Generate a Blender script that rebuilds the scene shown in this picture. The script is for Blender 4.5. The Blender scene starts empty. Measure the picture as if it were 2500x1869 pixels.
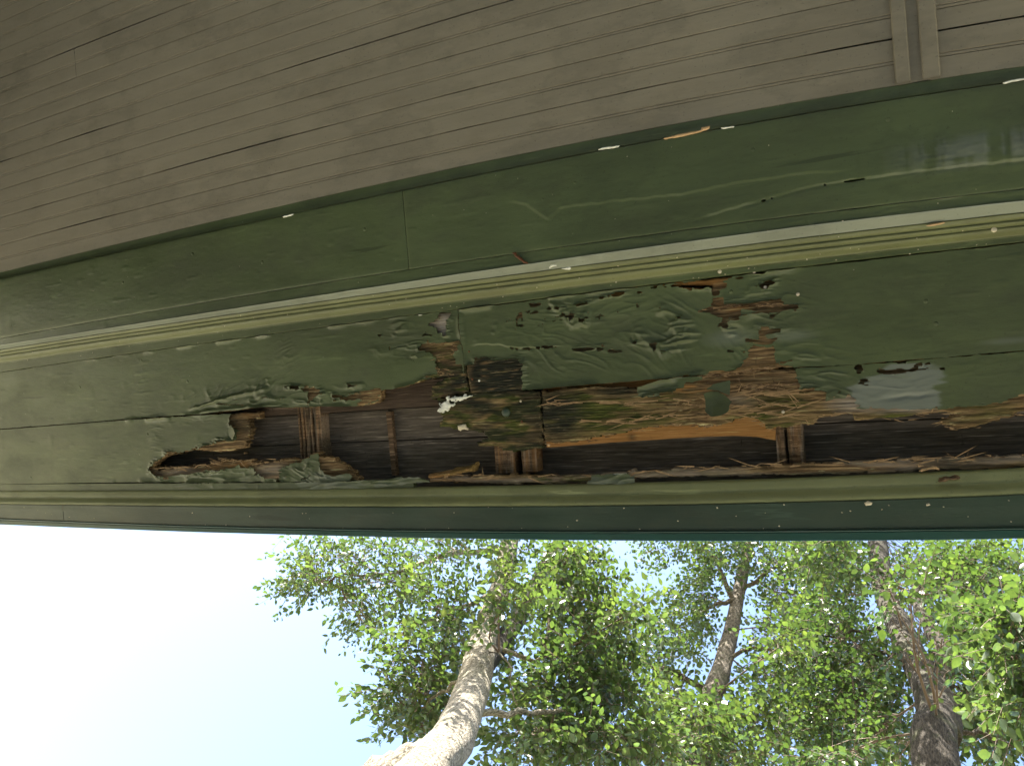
import bpy, math, random
import numpy as np
from mathutils import Vector, Matrix

random.seed(7)
rng = np.random.default_rng(7)
S = bpy.context.scene
COL = S.collection

# ------------------------------------------------------------------ camera
F = 1950.0                      # focal length in photo pixels (photo 2500 x 1869)
CX, CY = 1250.0, 934.5
CAM = np.array([0.0, 0.0, 1.6])
_Xc = np.array([4250.0, 301.0, F]); _Xc /= np.linalg.norm(_Xc)      # world X (along the eave) seen from the camera
_Yc = np.array([301.0, -4250.0, 0.0]); _Yc /= np.linalg.norm(_Yc)   # world Y (outward from the house)
_Zc = np.cross(_Xc, _Yc)                                            # up
R = np.array([_Xc, _Yc, _Zc])
cam_d = bpy.data.cameras.new('camera')
cam = bpy.data.objects.new('camera', cam_d)
COL.objects.link(cam)
cam_d.sensor_fit = 'HORIZONTAL'
cam_d.sensor_width = 36.0
cam_d.lens = F / 2500.0 * 36.0
cam_d.clip_start = 0.05
cam_d.clip_end = 2000.0
m4 = Matrix.Identity(4)
for i in range(3):
    for j in range(3):
        m4[i][j] = float(R[i, j])
m4.translation = Vector(CAM.tolist())
cam.matrix_world = m4
S.camera = cam

# ------------------------------------------------------------------ sky, sun, exposure
SUN_DIR = np.array([-0.40, -0.62, 0.80]); SUN_DIR /= np.linalg.norm(SUN_DIR)
world = bpy.data.worlds.new("World")
S.world = world
world.use_nodes = True
wn = world.node_tree
for n in list(wn.nodes):
    wn.nodes.remove(n)
w_out = wn.nodes.new('ShaderNodeOutputWorld')
w_bg = wn.nodes.new('ShaderNodeBackground')
w_sky = wn.nodes.new('ShaderNodeTexSky')
w_sky.sky_type = 'NISHITA'
w_sky.sun_disc = False
w_sky.sun_elevation = math.asin(SUN_DIR[2])
w_sky.sun_rotation = math.atan2(SUN_DIR[0], SUN_DIR[1])
w_sky.air_density = 1.0
w_sky.dust_density = 1.5
w_sky.ozone_density = 1.0
w_bg.inputs['Strength'].default_value = 0.084
wn.links.new(w_sky.outputs['Color'], w_bg.inputs['Color'])
wn.links.new(w_bg.outputs['Background'], w_out.inputs['Surface'])

sun_d = bpy.data.lights.new('sun', 'SUN')
sun_d.energy = 5.0
sun_d.angle = math.radians(0.53)
sun_d.color = (1.0, 0.95, 0.86)
sun = bpy.data.objects.new('sun', sun_d)
COL.objects.link(sun)
sun.rotation_euler = Vector((-SUN_DIR).tolist()).to_track_quat('-Z', 'Y').to_euler()
sun.location = (0, 0, 30)

S.view_settings.view_transform = 'Standard'
S.view_settings.look = 'None'
S.view_settings.gamma = 1.0
S.view_settings.use_curve_mapping = False
S.view_settings.exposure = 2.98
S.render.film_transparent = False

# ------------------------------------------------------------------ helpers
def ray(px, py):
    c = np.array([px - CX, -(py - CY), -F])
    d = R @ c
    return d / np.linalg.norm(d)

def at(px, py, dist):
    return CAM + ray(px, py) * dist

def onz(px, py, z):
    """points of the photograph on the horizontal plane at height z -> (N,2)"""
    px = np.atleast_1d(np.asarray(px, float)); py = np.atleast_1d(np.asarray(py, float))
    c = np.stack([px - CX, -(py - CY), np.full_like(px, -F)], 0)
    d = R @ c
    t = (z - CAM[2]) / d[2]
    return np.stack([CAM[0] + d[0] * t, CAM[1] + d[1] * t], 1)

def C(x0, y0, s, pts):
    return [(x0 + u / s, y0 + v / s) for u, v in pts]

_TAB = rng.random((256, 256))
def vnoise(x, y, seed=0):
    x = np.asarray(x, float) + seed * 17.31; y = np.asarray(y, float) + seed * 9.77
    xi = np.floor(x).astype(int); yi = np.floor(y).astype(int)
    fx = x - xi; fy = y - yi
    fx = fx * fx * (3 - 2 * fx); fy = fy * fy * (3 - 2 * fy)
    a = _TAB[xi & 255, yi & 255]; b = _TAB[(xi + 1) & 255, yi & 255]
    c = _TAB[xi & 255, (yi + 1) & 255]; d = _TAB[(xi + 1) & 255, (yi + 1) & 255]
    return (a * (1 - fx) + b * fx) * (1 - fy) + (c * (1 - fx) + d * fx) * fy

def fbm(x, y, seed=0, oct=4):
    s = 0; a = 0.5; t = 0
    for k in range(oct):
        s = s + a * vnoise(x * 2 ** k, y * 2 ** k, seed + k); t += a; a *= 0.5
    return s / t

def sstep(a, b, x):
    t = np.clip((x - a) / (b - a), 0, 1)
    return t * t * (3 - 2 * t)

def sdf(poly, X, Y):
    """signed distance, positive inside"""
    p = np.asarray(poly, float)
    d2 = np.full(X.shape, 1e9); ins = np.zeros(X.shape, bool)
    for i in range(len(p)):
        a = p[i]; b = p[(i + 1) % len(p)]
        e = b - a
        wx = X - a[0]; wy = Y - a[1]
        L = max(e @ e, 1e-12)
        t = np.clip((wx * e[0] + wy * e[1]) / L, 0, 1)
        dx = wx - e[0] * t; dy = wy - e[1] * t
        d2 = np.minimum(d2, dx * dx + dy * dy)
        if a[1] != b[1]:
            cond = (a[1] > Y) != (b[1] > Y)
            xi = a[0] + (Y - a[1]) / (b[1] - a[1]) * e[0]
            ins ^= cond & (X < xi)
    d = np.sqrt(d2)
    return np.where(ins, d, -d)

def link(name, me, mat, parent=None, smooth=True, kind=None):
    o = bpy.data.objects.new(name, me)
    COL.objects.link(o)
    if mat is not None:
        me.materials.append(mat)
    if parent is not None:
        o.parent = parent
        o.matrix_parent_inverse = parent.matrix_world.inverted()
    if kind:
        o['kind'] = kind
    return o

def mesh_np(name, V, faces, smooth=True, attrs=None):
    """V (n,3); faces: list of (m,k) int arrays"""
    ff = []
    for f in faces:                       # quads with a doubled last corner are triangles
        f = np.asarray(f, np.int32)
        if f.ndim == 2 and f.shape[1] == 4 and len(f):
            d = f[:, 2] == f[:, 3]
            if d.any(): ff += [f[~d], f[d][:, :3]]; continue
        ff.append(f)
    faces = ff
    me = bpy.data.meshes.new(name)
    V = np.ascontiguousarray(V, np.float32)
    faces = [np.asarray(f, np.int32) for f in faces if len(f)]
    me.vertices.add(len(V)); me.vertices.foreach_set('co', V.ravel())
    nl = sum(f.size for f in faces); nf = sum(len(f) for f in faces)
    me.loops.add(nl)
    me.loops.foreach_set('vertex_index', np.concatenate([f.ravel() for f in faces]))
    me.polygons.add(nf)
    tot = np.concatenate([np.full(len(f), f.shape[1], np.int32) for f in faces])
    st = np.concatenate([[0], np.cumsum(tot)[:-1]]).astype(np.int32)
    me.polygons.foreach_set('loop_start', st)
    me.polygons.foreach_set('use_smooth', np.full(nf, smooth))
    if attrs:
        for k, v in attrs.items():
            a = me.attributes.new(k, 'FLOAT', 'POINT')
            a.data.foreach_set('value', np.ascontiguousarray(v, np.float32))
    me.update(calc_edges=True)
    me.validate()
    return me

def thing(name, label, cat, loc, group=None):
    o = bpy.data.objects.new(name, None)
    COL.objects.link(o)
    o.location = loc
    o.empty_display_size = 0.1
    o['label'] = label; o['category'] = cat
    if group: o['group'] = group
    o.matrix_world = Matrix.Translation(Vector(loc))
    return o

def sheet(name, xs, ys, field, height, zbase, thick, mat, parent, attrs=None, kind=None):
    """a horizontal board or paint film seen from below, cut to field > 0"""
    X, Y = np.meshgrid(xs, ys, indexing='ij')
    f = field(X, Y)
    nx, ny = X.shape
    cell_any = (f[:-1, :-1] > 0) | (f[1:, :-1] > 0) | (f[:-1, 1:] > 0) | (f[1:, 1:] > 0)
    gx = np.gradient(f, axis=0) / np.gradient(X, axis=0)
    gy = np.gradient(f, axis=1) / np.gradient(Y, axis=1)
    g2 = np.maximum(gx * gx + gy * gy, 0.3)
    out = f < 0
    mxd = np.gradient(X, axis=0) * 1.0; myd = np.gradient(Y, axis=1) * 1.0
    dx = np.where(out, np.clip(-f * gx / g2, -mxd, mxd), 0)
    dy = np.where(out, np.clip(-f * gy / g2, -myd, myd), 0)
    Xp = X + dx; Yp = Y + dy
    H = height(Xp, Yp, np.maximum(f, 0))
    Z = zbase - H
    idx = np.arange(nx * ny).reshape(nx, ny)
    ii, jj = np.nonzero(cell_any)
    q = np.stack([idx[ii, jj], idx[ii, jj + 1], idx[ii + 1, jj + 1], idx[ii + 1, jj]], 1)   # faces down
    used = np.unique(q)
    remap = np.full(nx * ny, -1); remap[used] = np.arange(len(used))
    q = remap[q]
    V = np.stack([Xp.ravel()[used], Yp.ravel()[used], Z.ravel()[used]], 1)
    # skirt
    e = np.concatenate([q[:, [0, 1]], q[:, [1, 2]], q[:, [2, 3]], q[:, [3, 0]]])
    key = np.sort(e, 1)
    k1 = key[:, 0].astype(np.int64) * (len(V) + 1) + key[:, 1]
    u, inv, cnt = np.unique(k1, return_inverse=True, return_counts=True)
    be = e[cnt[inv] == 1]
    bv = np.unique(be)
    n0 = len(V)
    m1 = np.full(n0, -1); m1[bv] = np.arange(len(bv)) + n0
    m2 = np.full(n0, -1); m2[bv] = np.arange(len(bv)) + n0 + len(bv)
    top = V[bv].copy(); top[:, 2] += thick
    skirt = np.stack([m1[be[:, 1]], m1[be[:, 0]], m2[be[:, 0]], m2[be[:, 1]]], 1)
    V = np.concatenate([V, V[bv], top])
    at_ = {}
    if attrs:
        for k, fn in attrs.items():
            v = fn(Xp, Yp, f).ravel()[used]
            at_[k] = np.concatenate([v, v[bv], v[bv]])
    me = mesh_np(name, V, [q, skirt], True, at_)
    return link(name, me, mat, parent, kind=kind)

def loft(name, rows, mat, parent, smooth=True, kind=None):
    """rows: list of (n,3) arrays, a strip surface between neighbours"""
    V = np.concatenate(rows); n = len(rows[0]); k = len(rows)
    i = np.arange(n - 1)
    q = np.concatenate([np.stack([i + r * n, i + (r + 1) * n, i + (r + 1) * n + 1, i + r * n + 1], 1) for r in range(k - 1)])
    return link(name, mesh_np(name, V, [q], smooth), mat, parent, kind=kind)

def box(name, x0, x1, y0, y1, z0, z1, mat, parent=None, kind=None):
    V = [(x, y, z) for x in (x0, x1) for y in (y0, y1) for z in (z0, z1)]
    fs = [(0, 1, 3, 2), (4, 6, 7, 5), (0, 4, 5, 1), (2, 3, 7, 6), (0, 2, 6, 4), (1, 5, 7, 3)]
    return link(name, mesh_np(name, np.array(V), [np.array(fs)], False), mat, parent, kind=kind)

# ------------------------------------------------------------------ materials
def mat_new(name):
    m = bpy.data.materials.new(name); m.use_nodes = True
    nt = m.node_tree
    b = nt.nodes['Principled BSDF']
    return m, nt, b

def N(nt, t, **kw):
    n = nt.nodes.new(t)
    for k, v in kw.items():
        if k in n.inputs: n.inputs[k].default_value = v
        else: setattr(n, k, v)
    return n

def noise(nt, vec, scale, sx=1, sy=1, sz=1, detail=4, rough=0.55, off=0.0):
    mp = N(nt, 'ShaderNodeMapping')
    mp.inputs['Scale'].default_value = (sx, sy, sz)
    mp.inputs['Location'].default_value = (off, off * .7, off * .3)
    nt.links.new(vec, mp.inputs['Vector'])
    n = N(nt, 'ShaderNodeTexNoise')
    n.inputs['Scale'].default_value = scale; n.inputs['Detail'].default_value = detail; n.inputs['Roughness'].default_value = rough
    nt.links.new(mp.outputs[0], n.inputs['Vector'])
    return n.outputs['Fac']

def ramp(nt, fac, stops):
    r = N(nt, 'ShaderNodeValToRGB')
    el = r.color_ramp.elements
    while len(el) > 1: el.remove(el[-1])
    el[0].position = stops[0][0]; el[0].color = (*stops[0][1], 1)
    for p, c in stops[1:]:
        e = el.new(p); e.color = (*c, 1)
    nt.links.new(fac, r.inputs['Fac'])
    return r.outputs['Color']

def mixc(nt, fac, a, b, mode='MIX'):
    m = N(nt, 'ShaderNodeMix', data_type='RGBA', blend_type=mode)
    for sock, v in ((m.inputs['Factor'], fac), (m.inputs['A'], a), (m.inputs['B'], b)):
        pass
    ins = {'f': m.inputs[0], 'a': m.inputs[6], 'b': m.inputs[7]}
    for k, v in (('f', fac), ('a', a), ('b', b)):
        if isinstance(v, (int, float)): ins[k].default_value = v
        elif isinstance(v, tuple): ins[k].default_value = (*v, 1)
        else: nt.links.new(v, ins[k])
    return m.outputs[2]

def mathn(nt, op, a, b=None):
    m = N(nt, 'ShaderNodeMath', operation=op)
    for i, v in enumerate((a, b)):
        if v is None: continue
        if isinstance(v, (int, float)): m.inputs[i].default_value = v
        else: nt.links.new(v, m.inputs[i])
    return m.outputs[0]

def bump(nt, b, h, strength, dist):
    bp = N(nt, 'ShaderNodeBump')
    bp.inputs['Strength'].default_value = strength; bp.inputs['Distance'].default_value = dist
    nt.links.new(h, bp.inputs['Height'])
    nt.links.new(bp.outputs[0], b.inputs['Normal'])
    return bp

def attr(nt, name):
    a = N(nt, 'ShaderNodeAttribute'); a.attribute_name = name
    return a.outputs['Fac']

def paint(name, col, rough=0.34, var=0.25, dirt=(0.045, 0.050, 0.028), dirt_amt=0.5, speck=True, spec=0.5, marks=1.0):
    m, nt, b = mat_new(name)
    co = N(nt, 'ShaderNodeNewGeometry').outputs['Position']
    n1 = noise(nt, co, 3.0, 1, 2.5, 1, 5)
    n2 = noise(nt, co, 60.0, .12, 1, 1, 4)                  # brush strokes along the board
    n3 = noise(nt, co, 14.0, .5, 1, 1, 6, .65, 3)
    lo = tuple(c * (1 - var) for c in col); hi = tuple(c * (1 + var) for c in col)
    c = ramp(nt, n1, [(0.3, lo), (0.7, hi)])
    c = mixc(nt, mathn(nt, 'MULTIPLY', ramp(nt, n2, [(0.35, (0, 0, 0)), (0.75, (1, 1, 1))]), 0.22), c, tuple(x * 1.5 + .004 for x in col))
    c = mixc(nt, mathn(nt, 'MULTIPLY', ramp(nt, n3, [(0.52, (0, 0, 0)), (0.72, (1, 1, 1))]), dirt_amt), c, dirt)
    # water stains and mildew
    n8 = noise(nt, co, 4.5, .8, 1.6, 1, 6, .65, 21)
    st = ramp(nt, n8, [(.50, (0, 0, 0)), (.56, (1, 1, 1)), (.60, (.45, .45, .45)), (.8, (.6, .6, .6))])
    c = mixc(nt, mathn(nt, 'MULTIPLY', st, .30), c, tuple(x * .52 for x in col))
    n9 = noise(nt, co, 190, 1, 1, 1, 2, .5, 23)
    c = mixc(nt, mathn(nt, 'MULTIPLY', ramp(nt, n9, [(.66, (0, 0, 0)), (.72, (1, 1, 1))]), mathn(nt, 'MULTIPLY', n8, .8)), c, tuple(x * .4 for x in col))
    # worn: chalky thin undercoat, plus sheen painted on the frieze and lower board
    c = mixc(nt, attr(nt, 'worn_sheen'), c, (0.165, 0.182, 0.165))
    c = mixc(nt, attr(nt, 'bare'), c, (0.20, 0.155, 0.12))
    if speck:
        v = N(nt, 'ShaderNodeTexVoronoi'); v.inputs['Scale'].default_value = 38.0
        nt.links.new(co, v.inputs['Vector'])
        sp = ramp(nt, v.outputs['Distance'], [(0.035, (1, 1, 1)), (0.06, (0, 0, 0))])
        vn = N(nt, 'ShaderNodeSeparateColor'); nt.links.new(v.outputs['Color'], vn.inputs[0])
        sel = ramp(nt, vn.outputs[0], [(0.86, (0, 0, 0)), (0.88, (1, 1, 1))])
        c = mixc(nt, mathn(nt, 'MULTIPLY', mathn(nt, 'MULTIPLY', sp, sel), 0.6), c, (0.30, 0.30, 0.24))
    n5 = noise(nt, co, 34, .10, 1, 1, 3, .5, 9)
    n6 = noise(nt, co, 5, 1, 1, 1, 2, .5, 11)
    sc = mathn(nt, 'MULTIPLY', ramp(nt, n5, [(.655, (0, 0, 0)), (.675, (1, 1, 1)), (.70, (0, 0, 0))]), ramp(nt, n6, [(.45, (0, 0, 0)), (.6, (1, 1, 1))]))
    c = mixc(nt, mathn(nt, 'MULTIPLY', sc, .35 * marks), c, tuple(min(1, x * 2.4 + .02) for x in col))
    n7 = noise(nt, co, 26, .08, 1, 1, 4, .6, 15)
    ck = mathn(nt, 'MULTIPLY', ramp(nt, n7, [(.30, (1, 1, 1)), (.325, (0, 0, 0))]), ramp(nt, n6, [(.45, (1, 1, 1)), (.55, (0, 0, 0))]))
    c = mixc(nt, mathn(nt, 'MULTIPLY', ck, .55 * marks), c, tuple(x * .35 for x in col))
    nt.links.new(c, b.inputs['Base Color'])
    r = ramp(nt, n3, [(0.3, (rough * .8,) * 3), (0.7, (rough * 1.35,) * 3)])
    nt.links.new(r, b.inputs['Roughness'])
    b.inputs['Specular IOR Level'].default_value = spec
    h = mathn(nt, 'ADD', mathn(nt, 'MULTIPLY', n2, 0.5), mathn(nt, 'MULTIPLY', noise(nt, co, 260, .3, 1, 1, 3), 0.35))
    bump(nt, b, h, 0.35, 0.002)
    return m

GREEN = (0.068, 0.086, 0.036)
M_green = paint('green_paint', GREEN, .40)
M_green2 = paint('green_paint_frieze', (0.066, 0.086, 0.037), .38)
M_olive = paint('olive_paint', (0.118, 0.130, 0.056), .45, .16, dirt=(.12, .10, .06), dirt_amt=.25)
M_olive_bed = paint('olive_bed_paint', (0.205, 0.215, 0.098), .42, .14, dirt=(.12, .10, .06), dirt_amt=.25)
M_pale = paint('skylit_strip_paint', (0.20, 0.22, 0.185), .45, .16, dirt=(.15, .16, .11), dirt_amt=.5)  # paler than the olive: skylight on the outward face put into the colour
M_khaki = paint('khaki_paint', (0.225, 0.200, 0.155), .5, .08, dirt=(.16, .13, .09), dirt_amt=.25, spec=.35, marks=.12)
M_fascia = paint('dark_green_paint', (0.028, 0.046, 0.032), .38)
M_teal = paint('teal_metal_paint', (0.014, 0.056, 0.047), .35, .06, dirt_amt=.1, speck=False)
M_flake_lit = paint('lit_flake_paint', (0.075, 0.092, 0.042), .4)  # lighter green: light on tilted flakes put into the colour
M_siding = paint('cream_siding_paint', (0.5, 0.48, 0.4), .5, .06, dirt_amt=.15, speck=False)

def wood(name, base_lo, base_hi, moss=True, rough=.85):
    m, nt, b = mat_new(name)
    co = N(nt, 'ShaderNodeNewGeometry').outputs['Position']
    g1 = noise(nt, co, 160, .06, 1, 1, 5, .7)
    g2 = noise(nt, co, 30, .15, 1, 1, 4, .6, 2)
    g3 = noise(nt, co, 400, .05, 1, 1, 3, .6, 5)
    c = ramp(nt, g1, [(0.28, tuple(x * .35 for x in base_lo)), (0.45, base_lo), (0.62, base_hi), (0.78, tuple(min(1, x * 1.6) for x in base_hi))])
    c = mixc(nt, mathn(nt, 'MULTIPLY', g2, .6), c, tuple(x * .6 for x in base_lo), 'MIX')
    g4 = noise(nt, co, 300, .035, 1, 1, 3, .6, 8)
    c = mixc(nt, ramp(nt, g4, [(.60, (0, 0, 0)), (.70, (.8, .8, .8))]), c, tuple(min(.6, x * 1.9 + .03) for x in base_hi))
    g5 = noise(nt, co, 70, .9, .35, 1, 4, .7, 12)
    c = mixc(nt, ramp(nt, g5, [(.27, (.7, .7, .7)), (.34, (0, 0, 0))]), c, tuple(x * .25 for x in base_lo))
    c = mixc(nt, attr(nt, 'fresh'), c, ramp(nt, g2, [(0.3, (.30, .135, .035)), (0.7, (.46, .23, .075))]))
    c = mixc(nt, attr(nt, 'grey'), c, ramp(nt, g3, [(0.3, (.22, .185, .15)), (0.7, (.42, .37, .32))]))
    mo = attr(nt, 'moss')
    mc = ramp(nt, g3, [(0.3, (.012, .016, .006)), (0.5, (.045, .055, .010)), (0.62, (.10, .105, .022)), (0.75, (.33, .24, .11))])
    c = mixc(nt, mo, c, mc)
    c = mixc(nt, attr(nt, 'black'), c, ramp(nt, g3, [(0.40, (.006, .007, .006)), (0.60, (.022, .024, .014)), (0.72, (.24, .19, .12))]))
    nt.links.new(c, b.inputs['Base Color'])
    b.inputs['Roughness'].default_value = rough
    b.inputs['Specular IOR Level'].default_value = .25
    h = mathn(nt, 'ADD', mathn(nt, 'MULTIPLY', g1, .6), mathn(nt, 'MULTIPLY', g3, .4))
    bump(nt, b, h, .8, .004)
    return m

M_rot = wood('rotten_wood', (.125, .078, .038), (.40, .265, .135))
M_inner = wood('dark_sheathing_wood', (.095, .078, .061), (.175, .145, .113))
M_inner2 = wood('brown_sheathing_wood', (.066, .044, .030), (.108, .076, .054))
M_block = wood('rafter_wood', (.10, .062, .036), (.25, .165, .10))
M_orange = wood('fresh_board_wood', (.22, .11, .035), (.45, .25, .10))

def simple(name, col, rough=.6, spec=.4):
    m, nt, b = mat_new(name)
    co = N(nt, 'ShaderNodeNewGeometry').outputs['Position']
    n = noise(nt, co, 120, 1, 1, 1, 4)
    c = ramp(nt, n, [(0.3, tuple(x * .75 for x in col)), (0.7, tuple(min(1, x * 1.15) for x in col))])
    nt.links.new(c, b.inputs['Base Color'])
    b.inputs['Roughness'].default_value = rough
    b.inputs['Specular IOR Level'].default_value = spec
    bump(nt, b, n, .3, .002)
    return m
M_white = simple('white_primer_flake', (.78, .78, .72), .7)
M_cream = simple('cream_speck', (.62, .55, .42), .7)
M_tan = simple('bare_splinter_wood', (.52, .34, .19), .8)
M_fibre = simple('frayed_fibre_wood', (.33, .215, .115), .9)
M_rust = simple('rusty_nail', (.14, .055, .025), .8)
M_nail = simple('nail_metal', (.55, .48, .40), .45)

def bark_mat(name, lo, hi, sc=1.0):
    m, nt, b = mat_new(name)
    co = N(nt, 'ShaderNodeTexCoord').outputs['UV']
    po = N(nt, 'ShaderNodeNewGeometry').outputs['Position']
    n1 = noise(nt, po, 26 * sc, 1, 1, .28, 6, .7)
    n2 = noise(nt, po, 5, 1, 1, 1, 4, .6, 3)
    c = ramp(nt, n1, [(0.34, tuple(x * .25 for x in lo)), (0.47, lo), (0.62, hi), (.8, tuple(min(1, x * 1.25) for x in hi))])
    c = mixc(nt, mathn(nt, 'MULTIPLY', ramp(nt, n2, [(.5, (0, 0, 0)), (.7, (1, 1, 1))]), .4), c, (.10, .11, .05))
    nt.links.new(c, b.inputs['Base Color'])
    b.inputs['Roughness'].default_value = .9
    b.inputs['Specular IOR Level'].default_value = .15
    bump(nt, b, n1, 1.0, .03)
    return m
M_bark1 = bark_mat('grey_bark', (.17, .145, .105), (.40, .355, .275), 3.0)
M_bark2 = bark_mat('grey_brown_bark', (.085, .07, .052), (.19, .16, .125), 2.0)
M_bark3 = bark_mat('shaded_brown_bark', (.036, .030, .022), (.075, .062, .048), 2.4)  # bark colour darkened to carry the foliage shade on these stems
M_twig = simple('twig_bark', (.12, .085, .06), .85)

def leaf_mat(name, a, b_, c_):
    m, nt, b = mat_new(name)
    out = nt.nodes['Material Output']
    g = N(nt, 'ShaderNodeNewGeometry')
    n = noise(nt, g.outputs['Position'], 1.3, 1, 1, 1, 3)
    n2 = noise(nt, g.outputs['Position'], 14, 1, 1, 1, 2)
    col = ramp(nt, mathn(nt, 'ADD', mathn(nt, 'MULTIPLY', n, .5), mathn(nt, 'MULTIPLY', n2, .5)), [(0.35, a), (0.5, b_), (0.66, c_)])
    oi = N(nt, 'ShaderNodeObjectInfo')
    tone = mathn(nt, 'FRACT', mathn(nt, 'ADD', attr(nt, 'tone'), oi.outputs['Random']))
    col = mixc(nt, 1.0, col, ramp(nt, tone, [(0, (.50, .55, .55)), (.5, (.9, .92, .9)), (.85, (1.15, 1.15, 1.0)), (1, (1.35, 1.25, 1.0))]), 'MULTIPLY')
    nt.links.new(col, b.inputs['Base Color'])
    b.inputs['Roughness'].default_value = .38
    b.inputs['Specular IOR Level'].default_value = .5
    tr = N(nt, 'ShaderNodeBsdfTranslucent')
    tc = mixc(nt, 1.0, col, (1.25, 1.32, .70), 'MULTIPLY')
    nt.links.new(tc, tr.inputs['Color'])
    mx = N(nt, 'ShaderNodeMixShader'); mx.inputs[0].default_value = .38
    nt.links.new(b.outputs[0], mx.inputs[1]); nt.links.new(tr.outputs[0], mx.inputs[2])
    nt.links.new(mx.outputs[0], out.inputs['Surface'])
    return m
M_leaf1 = leaf_mat('leaf_green', (.040, .068, .025), (.062, .098, .032), (.108, .140, .045))
M_leaf2 = leaf_mat('leaf_mid_green', (.036, .064, .025), (.056, .090, .030), (.095, .126, .040))
M_leaf3 = leaf_mat('leaf_deep_green', (.030, .056, .020), (.048, .082, .025), (.086, .122, .034))

# ------------------------------------------------------------------ ground, floor, walls, roof (mostly out of frame, they carry the bounced light; side wall added for shade)
Z0 = 3.20          # underside of the eave boards
ZB = Z0 - 0.055    # underside of the porch beam
ZC = ZB + 0.014    # porch ceiling
def ground():
    m, nt, b = mat_new('lawn_grass')
    co = N(nt, 'ShaderNodeNewGeometry').outputs['Position']
    n = noise(nt, co, .35, 1, 1, 1, 6); n2 = noise(nt, co, 9, 1, 1, 1, 5)
    c = ramp(nt, n, [(.35, (.14, .13, .055)), (.65, (.25, .225, .12))])
    c = mixc(nt, mathn(nt, 'MULTIPLY', n2, .5), c, (.28, .24, .15))
    nt.links.new(c, b.inputs['Base Color']); b.inputs['Roughness'].default_value = .95
    bump(nt, b, n2, .6, .05)
    r = np.array([-600., -60, -20, -8, -3, 0, 3, 8, 20, 60, 600])
    X, Y = np.meshgrid(r, r, indexing='ij')
    idx = np.arange(121).reshape(11, 11)
    q = np.stack([idx[:-1, :-1].ravel(), idx[1:, :-1].ravel(), idx[1:, 1:].ravel(), idx[:-1, 1:].ravel()], 1)
    V = np.stack([X.ravel(), Y.ravel(), np.full(121, -.35)], 1)
    link('ground', mesh_np('ground', V, [q], False), m, kind='structure')
    m2, nt, b = mat_new('concrete_walk')
    co = N(nt, 'ShaderNodeNewGeometry').outputs['Position']
    n = noise(nt, co, 4, 1, 1, 1, 6)
    nt.links.new(ramp(nt, n, [(.3, (.36, .345, .31)), (.7, (.48, .46, .42))]), b.inputs['Base Color'])
    b.inputs['Roughness'].default_value = .9
    box('path', -30, 30, 2.6, 4.2, -.40, -.30, m2, kind='structure')
    m3, nt, b = mat_new('porch_floor_paint')
    co = N(nt, 'ShaderNodeNewGeometry').outputs['Position']
    n = noise(nt, co, 6, .2, 1, 1, 5)
    nt.links.new(ramp(nt, n, [(.3, (.34, .315, .27)), (.7, (.44, .41, .355))]), b.inputs['Base Color'])
    b.inputs['Roughness'].default_value = .6
    box('porch_floor', -8, 6, -2.4, -.12, -.2, 0.0, m3, kind='structure')
    box('house_wall', -8, 6, -2.62, -2.42, -.35, ZC + .25, M_siding, kind='structure')
    box('added_shade_wall', -3.05, -2.9, -2.42, -.42, -.35, ZC + .25, simple('shade_wall_dark', (.06, .05, .04), .7), kind='structure')  # unseen wall added to darken the left end of the ceiling
    # roof deck and shingles above the porch
    mr = simple('roof_shingles', (.06, .055, .05), .95)
    prof = [(.30, Z0 + .17), (.30, Z0 + .21), (-3.2, Z0 + 1.7), (-7, Z0 + .2), (-7, Z0 + .12), (-3.2, Z0 + 1.6), (.30, Z0 + .17)]
    xs = np.array([-8.2, 6.2])
    rows = [np.stack([xs, np.full(2, y), np.full(2, z)], 1) for y, z in prof]
    loft('roof', rows, mr, None, False, 'structure')
ground()

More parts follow.
